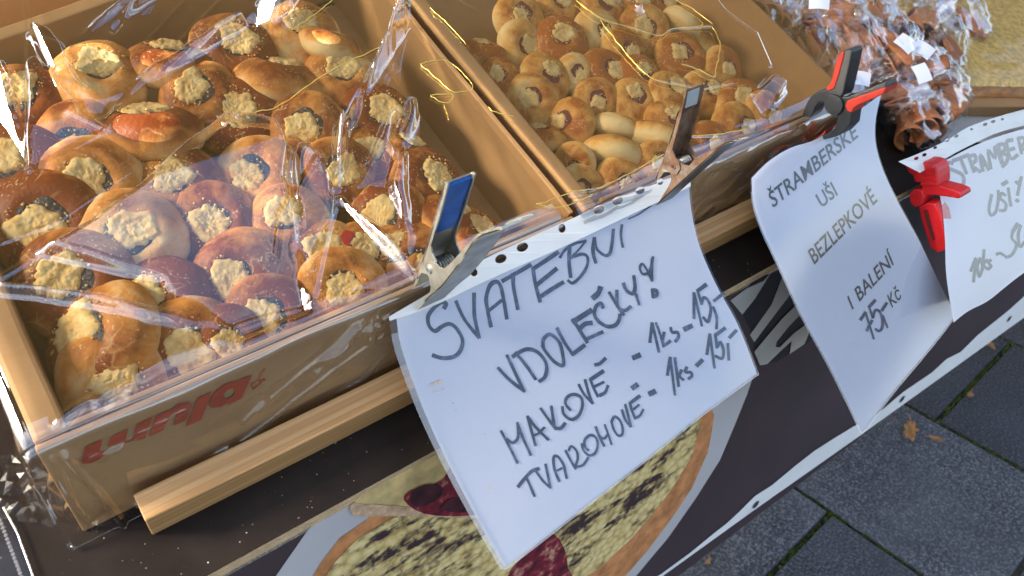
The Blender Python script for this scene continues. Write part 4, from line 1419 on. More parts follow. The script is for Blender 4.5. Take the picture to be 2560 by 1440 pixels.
printed('printed_word', S2, 'BEZLEPKOVÉ', q6(535, 1308), q6(1078, 762), Vector((-58, -118, 0)) * k6, Vector((-62, -112, 0)) * k6, sign2, s2b, M['print_ink'])
printed('printed_word', S2, '1 BALENÍ', q7(262, 895), q7(805, 298), Vector((-68, -165, 0)) * k7, Vector((-66, -160, 0)) * k7, sign2, s2b, M['print_ink'])
printed('printed_word', S2, 'Kč', q7(772, 868), q7(898, 735), Vector((-66, -155, 0)) * k7, Vector((-62, -150, 0)) * k7, sign2, s2b, M['print_ink'])
cR7 = lambda x, y: (2080 + k7 * x, 600 + k7 * y)
write('handwritten_price', S2, [
  [1.1, (370, 1025), (435, 932)], [.8, (435, 935), (470, 1050), (540, 1270)], [(450, 1165), (515, 1035)],
  [1.1, (555, 775), (480, 862)], [.8, (482, 865), (525, 1000)], [(525, 998), (560, 902), (620, 930), (655, 1050), (640, 1140), (600, 1170), (565, 1145)],
  [.8, (655, 970), (715, 1125)], [(645, 905), (705, 810)]], 6.5, cR7, sign2, s2b, M['ink'])

# ---------- sign 3: cut by the right edge
def bump3(px, py): return 0.006 * math.sin((px - 2250) * 0.009 + 1.0) + 0.003 * math.sin(py * 0.01)
S3 = Sign(0.52, -0.02, 0.075, bump3)
s3b = S3.lift(2450, 600)
sign3 = root('handwritten_sign', s3b)
tag(sign3, 'white paper sign reading 10ks in a torn punched sleeve, cut by the right edge', 'sign', 'price signs')
T3 = [(2246, 404), (2310, 378), (2372, 348), (2420, 318), (2500, 290), (2620, 258)]
B3_ = [(2384, 806), (2420, 778), (2470, 752), (2520, 712), (2560, 682), (2640, 630)]
L3 = [(2246, 404), (2306, 440), (2350, 500), (2362, 590), (2366, 690), (2384, 806)]
R3 = [(2620, 258), (2640, 380), (2640, 500), (2640, 630)]
g3 = coons(T3, B3_, L3, R3, 30, 24)
g3p = coons([(2330, 420), (2420, 372), (2500, 340), (2620, 306)], B3_, [(2330, 420), (2352, 500), (2362, 590), (2366, 690), (2384, 806)], [(2620, 306), (2640, 400), (2640, 500), (2640, 630)], 26, 24)
grid_part('paper_sheet', g3p, S3, 0.0, M['paper'], sign3, s3b, 0.0004)
grid_part('sleeve_front', g3p, S3, 0.0014, M['sleeve'], sign3, s3b)
strip_part(S3, coons(T3, [(2300, 432), (2360, 398), (2420, 366), (2500, 330), (2620, 300)], [(2246, 404), (2300, 432)], [(2620, 258), (2620, 300)], 30, 4), 1.0,
           [(2291, 396, 6, 4, -.4), (2311, 387, 6, 4, -.4), (2338, 369, 5, 3, -.4), (2368, 351, 6, 4, -.4), (2391, 340, 6, 4, -.4), (2429, 323, 4, 3, 0), (2463, 311, 6, 4, -.3), (2483, 304, 6, 4, -.3), (2506, 298, 4, 3, 0)], sign3, s3b)
cS = lambda x, y: (2150 + .4167 * x, 250 + .4167 * y)
write('handwritten_word', S3, [
  [(555, 378), (512, 375), (502, 402), (560, 420), (615, 450), (622, 500), (590, 540), (540, 520)], [(490, 330), (510, 345), (545, 325)],
  [(560, 365), (650, 330)], [(605, 350), (640, 440)], [(655, 340), (685, 430)], [(655, 340), (690, 330), (695, 365), (670, 388), (722, 430)],
  [(738, 425), (725, 330), (772, 418)], [.8, (735, 392), (762, 385)], [(785, 410), (770, 300), (810, 350), (812, 275), (850, 380)],
  [(830, 270), (855, 375)], [(830, 270), (862, 265), (870, 300), (845, 320), (885, 332), (880, 372), (855, 400)],
  [(915, 240), (880, 255), (905, 350), (945, 330)], [(895, 300), (925, 290)], [(950, 230), (970, 320)], [(950, 230), (984, 228), (985, 265), (962, 280), (1010, 310)]], 8.5, cS, sign3, s3b, M['ink'])
write('handwritten_word', S3, [
  [(790, 570), (775, 650), (785, 690), (815, 670), (830, 600), (830, 545)], [(872, 572), (850, 560), (842, 590), (875, 620), (870, 660), (840, 662)], [1.2, (855, 508), (882, 490)],
  [(890, 530), (905, 635)], [(935, 490), (952, 500), (970, 462)], [(968, 465), (945, 570)], [1.3, (940, 600), (948, 606)]], 7.5, cS, sign3, s3b, M['ink'])
write('handwritten_price', S3, [
  [(665, 1025), (695, 950)], [(695, 952), (682, 1090)], [(720, 950), (705, 1000), (715, 1060), (735, 1000), (720, 950)], [(745, 900), (735, 1020)], [(765, 960), (740, 985), (765, 1015)], [(785, 960), (770, 975), (787, 995), (770, 1015)],
  [(820, 925), (845, 920), (882, 945)], [1.2, (945, 742), (918, 790)], [(918, 790), (912, 830), (940, 868), (915, 925), (890, 940)], [(965, 752), (950, 810), (960, 880), (990, 850)]], 7.0, cS, sign3, s3b, M['ink'])

# ================================================================== CLAMPS
def fixed(name, vf, mat, rt, base, bev=0.0):
    b = Vector(base)
    me = mesh(name, [Vector(v) - b for v in vf[0]], vf[1])
    fix_normals(me)
    if bev: bevel_mesh(me, bev, 2)
    return obj(name, me, mat, rt, Matrix.Identity(4))

def plate(pxs, x0, dx_, sm_=0):
    pts = [hit_x(p[0], p[1], x0) for p in pxs]
    return extrude_poly(pts, Vector((dx_, 0, 0)))

def web(pxs, x0, w, th, side):
    """folded back of a stamped lever: strip along the outer edge"""
    pts = [hit_x(p[0], p[1], x0) for p in pxs]
    inner = []
    for i, p in enumerate(pts):
        t = (pts[min(i + 1, len(pts) - 1)] - pts[max(i - 1, 0)]).normalized()
        nrm = Vector((1, 0, 0)).cross(t) * side
        inner.append(p + nrm * th)
    V, F = [], []
    n = len(pts)
    for p, q in zip(pts, inner):
        V += [p, p + Vector((w, 0, 0)), q + Vector((w, 0, 0)), q]
    for i in range(n - 1):
        for k in range(4):
            F.append((i * 4 + k, i * 4 + (k + 1) % 4, i * 4 + 4 + (k + 1) % 4, i * 4 + 4 + k))
    F.append((0, 1, 2, 3)); F.append(((n - 1) * 4 + 3, (n - 1) * 4 + 2, (n - 1) * 4 + 1, (n - 1) * 4))
    return V, F

def coil(c, r, wire, x0, x1, turns):
    pts = []
    N = int(turns * 14)
    for i in range(N + 1):
        a = 2 * math.pi * turns * i / N
        pts.append(Vector((x0 + (x1 - x0) * i / N, c.y + r * math.cos(a), c.z + r * math.sin(a))))
    return tube(pts, wire, 6)

def disc_x(c, r, x0, x1, n=16, r2=None):
    r2 = r if r2 is None else r2
    V, F = [], []
    for x, rr in ((x0, r2), (x1, r)):
        for k in range(n):
            a = 2 * math.pi * k / n
            V.append(Vector((x, c.y + rr * math.cos(a), c.z + rr * math.sin(a))))
    for k in range(n): F.append((k, (k + 1) % n, n + (k + 1) % n, n + k))
    F.append(tuple(range(n))[::-1]); F.append(tuple(range(n, 2 * n)))
    return V, F

# clamp 1: zinc with blue grip
k1 = .3056
def q1(l): return [(940 + k1 * x, 420 + k1 * y) for x, y in l]
XA, WA = 0.262, 0.0225
piv = hit_x(*q1([(438, 828)])[0], XA)
cl1 = root('spring_clamp', piv)
tag(cl1, 'zinc plated spring clamp with a worn blue handle lining, holding the leftmost sign', 'clamp', 'spring clamps')
backF = q1([(556, 118), (575, 112), (592, 128), (570, 215), (520, 400), (470, 560), (448, 640), (458, 700), (492, 772), (486, 830), (450, 880), (405, 868), (372, 858), (350, 890), (342, 940), (312, 962), (316, 930), (342, 880), (376, 760), (412, 650), (470, 440), (500, 330), (535, 220)])
backO = q1([(556, 118), (535, 220), (500, 330), (470, 440), (412, 650), (376, 760), (342, 880), (312, 962)])
frontF = q1([(1040, 496), (1030, 482), (990, 482), (890, 515), (822, 545), (765, 605), (690, 690), (600, 788), (555, 822), (520, 812), (480, 775), (440, 762), (405, 800), (404, 840), (430, 895), (448, 980), (440, 1015), (350, 1108), (332, 1166), (352, 1150), (450, 1052), (540, 975), (640, 850), (730, 722), (800, 612), (880, 556), (1000, 520)])
frontO = q1([(1040, 500), (1000, 520), (880, 556), (800, 612), (730, 722), (640, 850), (540, 975), (450, 1052), (352, 1150), (332, 1166)])
fixed('rear_lever_plate', plate(backF, XA + .0012, .0012), M['zinc'], cl1, piv, 0.0003)
fixed('rear_lever_plate', plate(backF, XA + .0012, .0012) if False else extrude_poly([hit_x(p[0], p[1], XA + .0012) + Vector((WA - .003, 0, 0)) for p in backF], Vector((.0012, 0, 0))), M['zinc'], cl1, piv, 0.0003)
fixed('rear_lever_back', web(backO, XA + .0012, WA - .002, .0012, -1), M['zinc'], cl1, piv)
grip = q1([(566, 126), (540, 222), (506, 332), (478, 440), (452, 520)])
fixed('blue_grip_lining', web([(p[0] + 2, p[1]) for p in grip], XA + .0026, WA - .0052, .0026, -1), M['blue_grip'], cl1, piv, 0.0004)
fixed('front_lever_plate', plate(frontF, XA, .0012), M['zinc'], cl1, piv, 0.0003)
fixed('front_lever_plate', extrude_poly([hit_x(p[0], p[1], XA) + Vector((WA, 0, 0)) for p in frontF], Vector((.0012, 0, 0))), M['zinc'], cl1, piv, 0.0003)
fixed('front_lever_back', web(frontO, XA, WA + .0012, .0012, 1), M['zinc'], cl1, piv)
spc = hit_x(*q1([(520, 800)])[0], XA + .004)
fixed('coil_spring', coil(piv, 0.0058, 0.0009, XA + .0035, XA + WA - .0035, 7), M['steel'], cl1, piv)
fixed('rivet', disc_x(piv, 0.0036, XA - .0016, XA, 16, 0.0028), M['zinc'], cl1, piv)
fixed('rivet_hole', disc_x(piv, 0.0014, XA - .0019, XA - .0010, 12), M['steel'], cl1, piv)

# clamp 2: rusty
k2 = .2222
def q2(l): return [(1600 + k2 * x, 200 + k2 * y) for x, y in l]
XB, WB = 0.506, 0.0215
piv2 = hit_x(*q2([(375, 970)])[0], XB)
cl2 = root('spring_clamp', piv2)
tag(cl2, 'rusty bare steel spring clamp gripping the sign between the two cartons of signs', 'clamp', 'spring clamps')
cl2['label'] = 'rusty bare steel spring clamp at the right corner of the leftmost sign'
bF = q2([(500, 112), (520, 100), (528, 112), (478, 310), (455, 430), (360, 785), (400, 880), (440, 930), (452, 1000), (410, 1068), (350, 1065), (330, 1040), (270, 1038), (205, 1125), (168, 1122), (280, 840), (370, 560), (412, 380), (470, 300)])
bO = q2([(500, 112), (470, 300), (412, 380), (370, 560), (280, 840), (168, 1122)])
fF = q2([(1225, 648), (1160, 662), (940, 698), (880, 738), (700, 850), (600, 905), (550, 965), (490, 955), (440, 930), (400, 905), (352, 940), (345, 1000), (350, 1130), (310, 1210), (185, 1412), (300, 1310), (420, 1200), (640, 1000), (860, 806), (960, 722)])
fO = q2([(1225, 650), (960, 722), (860, 806), (640, 1000), (420, 1200), (300, 1310), (185, 1412)])
fixed('rear_lever_plate', plate(bF, XB, .0012), M['rust'], cl2, piv2, 0.0003)
fixed('rear_lever_plate', extrude_poly([hit_x(p[0], p[1], XB) + Vector((WB - .001, 0, 0)) for p in bF], Vector((.0012, 0, 0))), M['rust'], cl2, piv2, 0.0003)
fixed('rear_lever_back', web(bO, XB, WB, .0012, -1), M['rust'], cl2, piv2)
fixed('bare_tip_lining', web([(p[0] + 1, p[1]) for p in q2([(512, 120), (498, 220), (482, 305)])], XB + .003, WB - .008, .0022, -1), M['bare_steel'], cl2, piv2)
fixed('front_lever_plate', plate(fF, XB + .0013, .0012), M['rust'], cl2, piv2, 0.0003)
fixed('front_lever_plate', extrude_poly([hit_x(p[0], p[1], XB + .0013) + Vector((WB - .0036, 0, 0)) for p in fF], Vector((.0012, 0, 0))), M['rust'], cl2, piv2, 0.0003)
fixed('front_lever_back', web(fO, XB + .0013, WB - .003, .0012, 1), M['dull_steel'], cl2, piv2)
fixed('coil_spring', coil(piv2, 0.0052, 0.0009, XB + .004, XB + WB - .004, 6), M['steel'], cl2, piv2)
fixed('rivet', disc_x(piv2, 0.0030, XB - .0010, XB, 16, 0.0026), M['rust'], cl2, piv2)
fixed('rivet_hole', disc_x(piv2, 0.0016, XB - .0014, XB - .0006, 12), M['scarlet_dark'], cl2, piv2)

# clamp 3: black nylon with red grips
k3 = .2778
def q3(l): return [(1850 + k3 * x, 100 + k3 * y) for x, y in l]
XC, WC = 0.752, 0.020
piv3 = hit_x(*q3([(850, 580)])[0], XC)
cl3 = root('spring_clamp', piv3)
tag(cl3, 'black plastic spring clamp with red grips holding the curling printed sign', 'clamp', 'spring clamps')
def slab(pxs, x0, w): 
    pts = [hit_x(p[0], p[1], x0) for p in pxs]
    return extrude_poly(pts, Vector((w, 0, 0)))
rear3 = q3([(945, 86), (1000, 84), (1008, 110), (995, 190), (930, 480), (905, 520), (890, 590), (850, 640), (800, 620), (770, 565), (715, 565), (675, 605), (655, 660), (640, 690), (560, 695), (568, 640), (600, 565), (640, 500), (700, 462), (760, 450), (790, 440), (840, 350), (880, 220), (920, 112)])
front3 = q3([(1312, 376), (1318, 425), (1290, 475), (1180, 525), (1060, 570), (1010, 620), (998, 680), (985, 770), (920, 840), (860, 872), (760, 898), (690, 905), (680, 888), (740, 862), (810, 828), (862, 770), (872, 700), (858, 640), (838, 600), (860, 540), (910, 512), (960, 512), (1100, 462), (1240, 402)])
fixed('rear_lever', slab(rear3, XC, WC * .9), M['black_plastic'], cl3, piv3, 0.0015)
fixed('front_lever', slab(front3, XC + .001, WC * .9), M['black_plastic'], cl3, piv3, 0.0015)
fixed('rear_red_grip', slab(q3([(934, 104), (905, 112), (868, 165), (820, 375), (768, 442), (795, 462), (845, 436), (882, 330), (930, 150)]), XC - .0012, WC * .9 + .0030), M['red_plastic'], cl3, piv3, 0.0012)
fixed('front_red_grip', slab(q3([(1316, 428), (1290, 482), (1180, 535), (1062, 582), (1020, 612), (1000, 655), (962, 640), (944, 590), (960, 552), (1010, 528), (1150, 480), (1280, 434)]), XC - .0002, WC * .9 + .0030), M['red_plastic'], cl3, piv3, 0.0012)
fixed('jaw_pad', slab(q3([(770, 812), (735, 850), (640, 915), (690, 898), (760, 840)]), XC + .002, WC * .7), M['red_plastic'], cl3, piv3)
fixed('pivot_disc', disc_x(piv3, 0.0105, XC - .0022, XC + .004, 24), M['black_plastic'], cl3, piv3, 0.0006)
fixed('coil_spring', coil(hit_x(*q3([(900, 540)])[0], XC), 0.0042, 0.0009, XC + .003, XC + WC - .006, 5), M['steel'], cl3, piv3)

# clamp 4: scarlet plastic
def q4(l): return [(2150 + .4167 * x, 250 + .4167 * y) for x, y in l]
XD, WD = 0.905, 0.026
piv4 = hit_x(*q4([(330, 590)])[0], XD)
cl4 = root('spring_clamp', piv4)
tag(cl4, 'all red plastic spring clamp hanging at the left edge of the rightmost sign', 'clamp', 'spring clamps')
fixed('upper_jaw', slab(q4([(262, 374), (330, 370), (405, 378), (440, 388), (462, 420), (468, 470), (470, 520), (372, 526), (358, 492), (330, 500), (316, 452), (290, 436), (278, 408)]), XD, WD), M['scarlet'], cl4, piv4, 0.0022)
fixed('side_handle', slab(q4([(370, 515), (470, 512), (560, 535), (605, 555), (612, 582), (590, 594), (500, 580), (440, 572), (390, 572), (362, 550)]), XD + .001, WD * .8), M['scarlet'], cl4, piv4, 0.0022)
fixed('lower_handle', slab(q4([(350, 640), (400, 618), (450, 622), (482, 680), (510, 790), (522, 862), (506, 906), (460, 916), (424, 892), (392, 800), (362, 700)]), XD + .001, WD * .75), M['scarlet'], cl4, piv4, 0.0022)
fixed('handle_slot', slab(q4([(384, 660), (400, 662), (432, 780), (446, 842), (434, 846), (412, 780), (392, 710)]), XD - .0006, .004), M['scarlet_dark'], cl4, piv4)
fixed('pivot_boss', slab(q4([(292, 560), (330, 532), (372, 540), (388, 580), (374, 628), (330, 648), (300, 620)]), XD - .002, WD * .9), M['scarlet'], cl4, piv4, 0.0022)
for i in range(4):
    y = 412 + i * 30
    fixed('grip_ridge', slab(q4([(362, y), (410, y - 6), (452, y + 2), (452, y + 12), (410, y + 5), (362, y + 11)]), XD - .0012, .003), M['scarlet'], cl4, piv4, 0.0004)
# ================================================================== CELLOPHANE
import numpy as np
def reflect_grad(px, py, z, target):
    """slope (gx, gy) of a facet that mirrors the camera ray towards target (table frame)"""
    d = (hit_z(px, py, z) - CP).normalized()
    n = (Vector(target).normalized() - d).normalized()
    return -n.x / n.z, -n.y / n.z

def np_inpoly(X, Y, P):
    c = np.zeros(X.shape, bool)
    j = len(P) - 1
    for i in range(len(P)):
        xi, yi = P[i]; xj, yj = P[j]
        if yi != yj:
            cond = ((yi > Y) != (yj > Y)) & (X < (xj - xi) * (Y - yi) / (yj - yi) + xi)
            c ^= cond
        j = i
    return c

def seg_dist(X, Y, pl):
    best = np.full(X.shape, 1e9)
    for (ax, ay), (bx, by) in zip(pl, pl[1:]):
        dx_, dy_ = bx - ax, by - ay
        t = np.clip(((X - ax) * dx_ + (Y - ay) * dy_) / (dx_ * dx_ + dy_ * dy_ + 1e-12), 0, 1)
        best = np.minimum(best, np.hypot(X - ax - t * dx_, Y - ay - t * dy_))
    return best

def wav(X, Y, seed, scale, n=7):
    rs = np.random.RandomState(seed)
    out = np.zeros(X.shape)
    for i in range(n):
        a = rs.uniform(0, 6.283); f = scale * rs.uniform(.5, 1.8); p = rs.uniform(0, 6.283)
        out += np.sin((X * np.cos(a) + Y * np.sin(a)) * f + p + 1.3 * np.sin((X * np.sin(a) - Y * np.cos(a)) * f * .6 + p * 2)) / n
    return out

def film_sheet(name, rt, base, x0, x1, y0, y1, step, zfun, facets, ridges, ztop, ground_front=0.004, mat='film', blur=1, pxz=0.098):
    """film lying over a carton: flat part above y=0, the rest hanging down the front, and (x<xl) down the left side"""
    nx = int((x1 - x0) / step); ny = int((y1 - y0) / step)
    xs = np.linspace(x0, x1, nx + 1); ys = np.linspace(y0, y1, ny + 1)
    X, Y = np.meshgrid(xs, ys, indexing='ij')
    Z = zfun(X, Y)
    for poly, (gx, gy), lift in facets:
        P = [tuple(hit_z(a, b, pxz).xy) for a, b in poly]
        m = np_inpoly(X + .0016 * wav(X, Y, 77, 150), Y + .0016 * wav(X, Y, 78, 150), P)
        if not m.any(): continue
        pl = gx * X + gy * Y
        base_ = Z[m].mean() + lift
        # low corner of the facet sits on the sheet, the rest stands up from it
        z = pl - pl[m].mean()
        w = m.astype(float)
        for _ in range(2):
            wp = np.pad(w, 1, mode='edge')
            w = sum(wp[1 + a:wp.shape[0] - 1 + a, 1 + b:wp.shape[1] - 1 + b] for a in (-1, 0, 1) for b in (-1, 0, 1)) / 9
        w = w * (Y > 0.004)
        Z = Z * (1 - w) + (base_ + z - min(0, 0.35 * z[m].min())) * w
    for pl, h, w in ridges:
        P = [tuple(hit_z(a, b, pxz).xy) for a, b in pl]
        d = seg_dist(X, Y, P)
        Z += h * np.clip(1 - d / w, 0, 1)
    for _ in range(blur):
        Zp = np.pad(Z, 1, mode='edge')
        Z = (Zp[1:-1, 1:-1] * 2 + Zp[:-2, 1:-1] + Zp[2:, 1:-1] + Zp[1:-1, :-2] + Zp[1:-1, 2:]) / 6
    return X, Y, Z

def build_film(name, X, Y, Z, rt, base, mat, drape):
    PX, PY, PZ = drape(X, Y, Z)
    nx, ny = X.shape[0] - 1, X.shape[1] - 1
    V = np.stack([PX - base.x, PY - base.y, PZ - base.z], -1).reshape(-1, 3)
    idx = np.arange((nx + 1) * (ny + 1)).reshape(nx + 1, ny + 1)
    Fq = np.stack([idx[:-1, :-1], idx[1:, :-1], idx[1:, 1:], idx[:-1, 1:]], -1).reshape(-1, 4)
    me = bpy.data.meshes.new(name)
    me.vertices.add(len(V)); me.vertices.foreach_set('co', V.ravel())
    me.loops.add(Fq.size); me.loops.foreach_set('vertex_index', Fq.ravel().astype(np.int32))
    me.polygons.add(len(Fq)); me.polygons.foreach_set('loop_start', np.arange(0, Fq.size, 4, dtype=np.int32))
    me.update(calc_edges=True); me.validate()
    me.polygons.foreach_set('use_smooth', np.ones(len(me.polygons), bool))
    me.materials.append(mat); me.materials.append(M['film_front'])
    front = ((Y[:-1, :-1] < -0.0095) | (X[:-1, :-1] < -0.0095)).reshape(-1)
    me.polygons.foreach_set('material_index', front.astype(np.int32))
    return obj(name, me, None, rt, Matrix.Identity(4))

SKY_T = (TI.to_3x3() @ Vector((0.12, -0.12, 0.98)))        # open sky just in front of the added canopy
CAN_T = (TI.to_3x3() @ Vector((0.15, 0.45, 0.88)))
f1b = Vector((0.2, 0.0, 0.09))
film1 = root('cellophane_cover', f1b)
tag(film1, 'crinkled clear cellophane stretched over the left carton, glaring in patches', 'cellophane', 'cellophane covers')
def z1(X, Y):
    z = 0.1000 - .0040 * np.exp(-np.maximum(Y, 0) / .006) + 0.0010 * wav(X, Y, 3, 26) + 0.0003 * wav(X, Y, 4, 80)
    z = z - 0.05 * np.clip(Y - .05, 0, 1)*0 
    return z
def sky(px, py): return reflect_grad(px, py, .1, SKY_T)
def sung(px, py): return reflect_grad(px, py, .1, SUN_T)
fac1 = [
 ([(100, 641), (175, 610), (250, 563), (340, 505), (385, 470), (430, 428), (476, 396), (528, 362), (560, 335), (640, 332), (700, 344), (728, 400), (715, 470), (742, 560), (738, 640), (752, 720), (772, 778), (700, 802), (600, 846), (560, 818), (500, 764), (430, 730), (408, 705), (280, 678), (175, 650)], sky(480, 600), .004),
 ([(742, 380), (790, 400), (840, 480), (828, 540), (800, 600), (770, 690), (752, 600), (738, 500), (730, 430)], sky(780, 520), .002),
 ([(0, 724), (145, 736), (290, 757), (450, 790), (592, 828), (592, 846), (400, 803), (280, 772), (145, 748), (0, 732)], sky(300, 770), .003),
 ([(75, 200), (110, 180), (150, 215), (220, 300), (272, 326), (140, 402), (76, 432)], sky(130, 320), .004),
 ([(0, 160), (22, 190), (42, 250), (58, 340), (74, 424), (40, 390), (0, 318)], sung(30, 290), .002),
 ([(85, 95), (150, 120), (172, 150), (190, 210), (280, 262), (262, 290), (215, 292), (170, 240), (110, 150)], sky(170, 190), .003),
 ([(258, 258), (300, 262), (420, 190), (520, 128), (622, 62), (596, 60), (480, 120), (380, 178), (300, 236)], sky(400, 175), .003),
 ([(612, 66), (648, 12), (672, 0), (742, 0), (722, 30), (682, 62)], sung(670, 30), .002),
 ([(282, 82), (330, 40), (388, 0), (372, 0), (312, 36), (285, 72)], sung(330, 40), .001),
 ([(172, 140), (240, 80), (330, 0), (318, 0), (222, 80), (168, 132)], sky(230, 80), .001),
 ([(862, 318), (905, 225), (975, 110), (1050, 0), (1062, 0), (985, 115), (915, 232), (872, 322)], sung(960, 130), .002),
 ([(896, 472), (922, 402), (960, 325), (990, 280), (975, 368), (1004, 402), (1008, 470), (970, 468)], sky(950, 400), .004),
 ([(1008, 372), (1012, 470), (1030, 590), (1042, 690), (1018, 600), (985, 500), (972, 470)], sky(1010, 500), .003),
 ([(846, 502), (880, 522), (960, 588), (1036, 690), (1008, 668), (930, 600), (868, 532)], sung(930, 590), .003),
 ([(842, 330), (862, 322), (842, 470), (850, 492), (832, 500), (830, 470)], sung(845, 400), .003),
 ([(130, 1066), (180, 1020), (240, 985), (330, 946), (300, 975), (220, 1020), (150, 1068)], sky(220, 1010), .002),
 ([(545, 300), (580, 325), (640, 372), (600, 352)], sung(590, 335), .002),
 ([(230, 1010), (270, 968), (330, 955), (318, 985), (250, 1030)], sky(280, 990), .002),
 ([(1030, 250), (1042, 300), (1000, 420), (985, 400)], sky(1020, 330), .001),
]
rid1 = [
 ([(1060, 0), (862, 318), (840, 480)], .003, .0032), ([(840, 490), (1040, 700)], .003, .0030), ([(845, 495), (1045, 690)], .002, .0022),
 ([(840, 490), (775, 770)], .0025, .0026), ([(840, 480), (720, 340)], .002, .003), ([(75, 430), (75, 60), (60, 0)], .003, .003),
 ([(85, 95), (180, 300), (272, 330)], .003, .003), ([(270, 330), (75, 432)], .002, .0025), ([(590, 302), (700, 262), (960, 112)], .0012, .0014),
 ([(660, 76), (820, 0)], .001, .0014), ([(470, 0), (360, 120)], .0012, .002), ([(560, 0), (300, 262)], .0015, .0022),
 ([(0, 612), (140, 560), (330, 430)], .0012, .003), ([(100, 641), (0, 700)], .0015, .003), ([(0, 560), (100, 641)], .001, .002),
 ([(860, 330), (700, 560), (690, 650)], .0012, .0022), ([(1000, 300), (900, 470)], .0014, .002), ([(940, 300), (880, 500)], .0012, .0018), ([(900, 340), (860, 480)], .0012, .0018),
 ([(980, 190), (930, 420)], .0010, .0016), ([(560, 820), (650, 790), (790, 760), (1000, 720)], .0010, .002),
]
def front_xy(px, py):
    P = hit_plane(px, py, FN, -0.030)
    return (P.x, -(.0985 - P.z) * 1.04)
FR1 = [([(985, 775), (860, 850), (740, 930), (640, 1010)], .0022, .0030), ([(1000, 800), (880, 880), (700, 1010), (560, 1110)], .0020, .0030), ([(900, 800), (785, 920)], .0040, .0055),
       ([(640, 935), (660, 985), (600, 1040)], .0022, .0028), ([(470, 1010), (330, 1085), (250, 1140)], .0016, .0030), ([(990, 840), (900, 930), (760, 1020)], .0016, .0024),
       ([(560, 1100), (420, 1180), (330, 1240)], .0026, .0030), ([(560, 1115), (430, 1192)], .0020, .0022), ([(150, 1120), (250, 1230), (300, 1290)], .0030, .0035), ([(130, 1140), (180, 1250), (230, 1300)], .0026, .0030),
       ([(940, 790), (925, 840)], .0026, .0030), ([(925, 800), (905, 840), (925, 850)], .0024, .0026), ([(300, 1110), (220, 1140), (160, 1130)], .0018, .0026), ([(800, 870), (660, 960), (520, 1040)], .0012, .0026)]
X, Y, Z = film_sheet('film', film1, f1b, -0.055, 0.418, -0.098, 0.405, 0.0015, z1, fac1, rid1, .09)
def drape1(X, Y, Z):
    a = np.clip(-X + .0, 0, None); b = np.clip(-Y, 0, None)
    # hang down the front and the left side; the corner gathers in a loose fold
    w = 0.0005 * wav(X, Y, 9, 90) + 0.0011 * wav(X * .35 + Y, Y * 1.4 - X * .9, 12, 60)
    RR = .0075
    def roll(q): return np.where(q < RR * 1.5708, RR * np.sin(np.minimum(q / RR, 1.5708)), RR), np.where(q < RR * 1.5708, RR * (1 - np.cos(np.minimum(q / RR, 1.5708))), RR + q - RR * 1.5708)
    RF = np.zeros(X.shape)
    for pl, h, wd in FR1:
        q = [front_xy(*t) for t in pl]
        RF += 1.5 * h * np.clip(1 - seg_dist(X, Y, q) / wd, 0, 1)
    RF *= (b > .012)
    fo, fd = roll(b); so, sd = roll(a)
    fade = np.clip((b - .004) / .02, 0, 1); fs = np.clip((a - .004) / .02, 0, 1)
    py = np.where(b > 0, .0015 - fo * (1 + .25 * wav(X, Y * 0, 41, 60)) - np.abs(w) * 1.4 * fade - RF - .027 * np.clip(b - .010, 0, 1) / .08, Y)
    px = np.where(a > 0, .0015 - so - np.abs(w) * 1.8 * fs - .10 * a, X)
    pz = Z - np.maximum(fd, sd) - .3 * np.minimum(fd, sd)
    pz = np.maximum(pz, 0.0035 + np.abs(w))
    # front fold pulled tight towards the clamp
    return px, py, pz
build_film('film', X, Y, Z, film1, f1b, M['film'], drape1)

# gathered cellophane spilling onto the counter at the left corner
def crumple_patch(name, outline, hfun, n_pts, seed, mat, rt, base):
    rnd = random.Random(seed)
    P = [tuple(hit_z(a, b, 0.0).xy) for a, b in outline]
    xs = [p[0] for p in P]; ys = [p[1] for p in P]
    pts = []
    for i in range(len(P)):
        a, b = P[i], P[(i + 1) % len(P)]
        L = math.hypot(a[0] - b[0], a[1] - b[1]); k = max(1, int(L / .007))
        for q in range(k):
            pts.append((a[0] + (b[0] - a[0]) * q / k + rnd.uniform(-.001, .001), a[1] + (b[1] - a[1]) * q / k + rnd.uniform(-.001, .001)))
    tries = 0
    while len(pts) < n_pts and tries < 20000:
        tries += 1
        p = (rnd.uniform(min(xs), max(xs)), rnd.uniform(min(ys), max(ys)))
        if inpoly(p[0], p[1], P) and all((p[0] - q[0]) ** 2 + (p[1] - q[1]) ** 2 > .0035 ** 2 for q in pts): pts.append(p)
    from mathutils.geometry import delaunay_2d_cdt
    res = delaunay_2d_cdt([Vector(p) for p in pts], [], [], 0, 1e-6)
    V = [Vector((v.x, v.y, max(0.0008, hfun(v.x, v.y) * rnd.uniform(.35, 1.25)))) for v in res[0]]
    F = [tuple(f) for f in res[2] if inpoly(sum(res[0][i].x for i in f) / 3, sum(res[0][i].y for i in f) / 3, P)]
    return part(name, V, F, mat, rt, base)
cc = hit_z(190, 1310, 0)
crumple_patch('gathered_corner', [(-30, 1150), (60, 1140), (130, 1200), (205, 1300), (320, 1255), (335, 1290), (300, 1330), (240, 1345), (165, 1352), (120, 1325), (50, 1310), (-20, 1290)],
              lambda x, y: 0.020 * math.exp(-((x - cc.x) ** 2 + (y - cc.y) ** 2) / .0012) + .003, 260, 5, M['film_crumple'], film1, f1b)
crumple_patch('gathered_corner', [(40, 1120), (100, 1130), (160, 1225), (215, 1305), (300, 1270), (285, 1310), (190, 1335), (110, 1300), (60, 1230)],
              lambda x, y: 0.038 * math.exp(-((x - cc.x) ** 2 + (y - cc.y - .012) ** 2) / .0012) + .003, 200, 8, M['film_crumple'], film1, f1b)

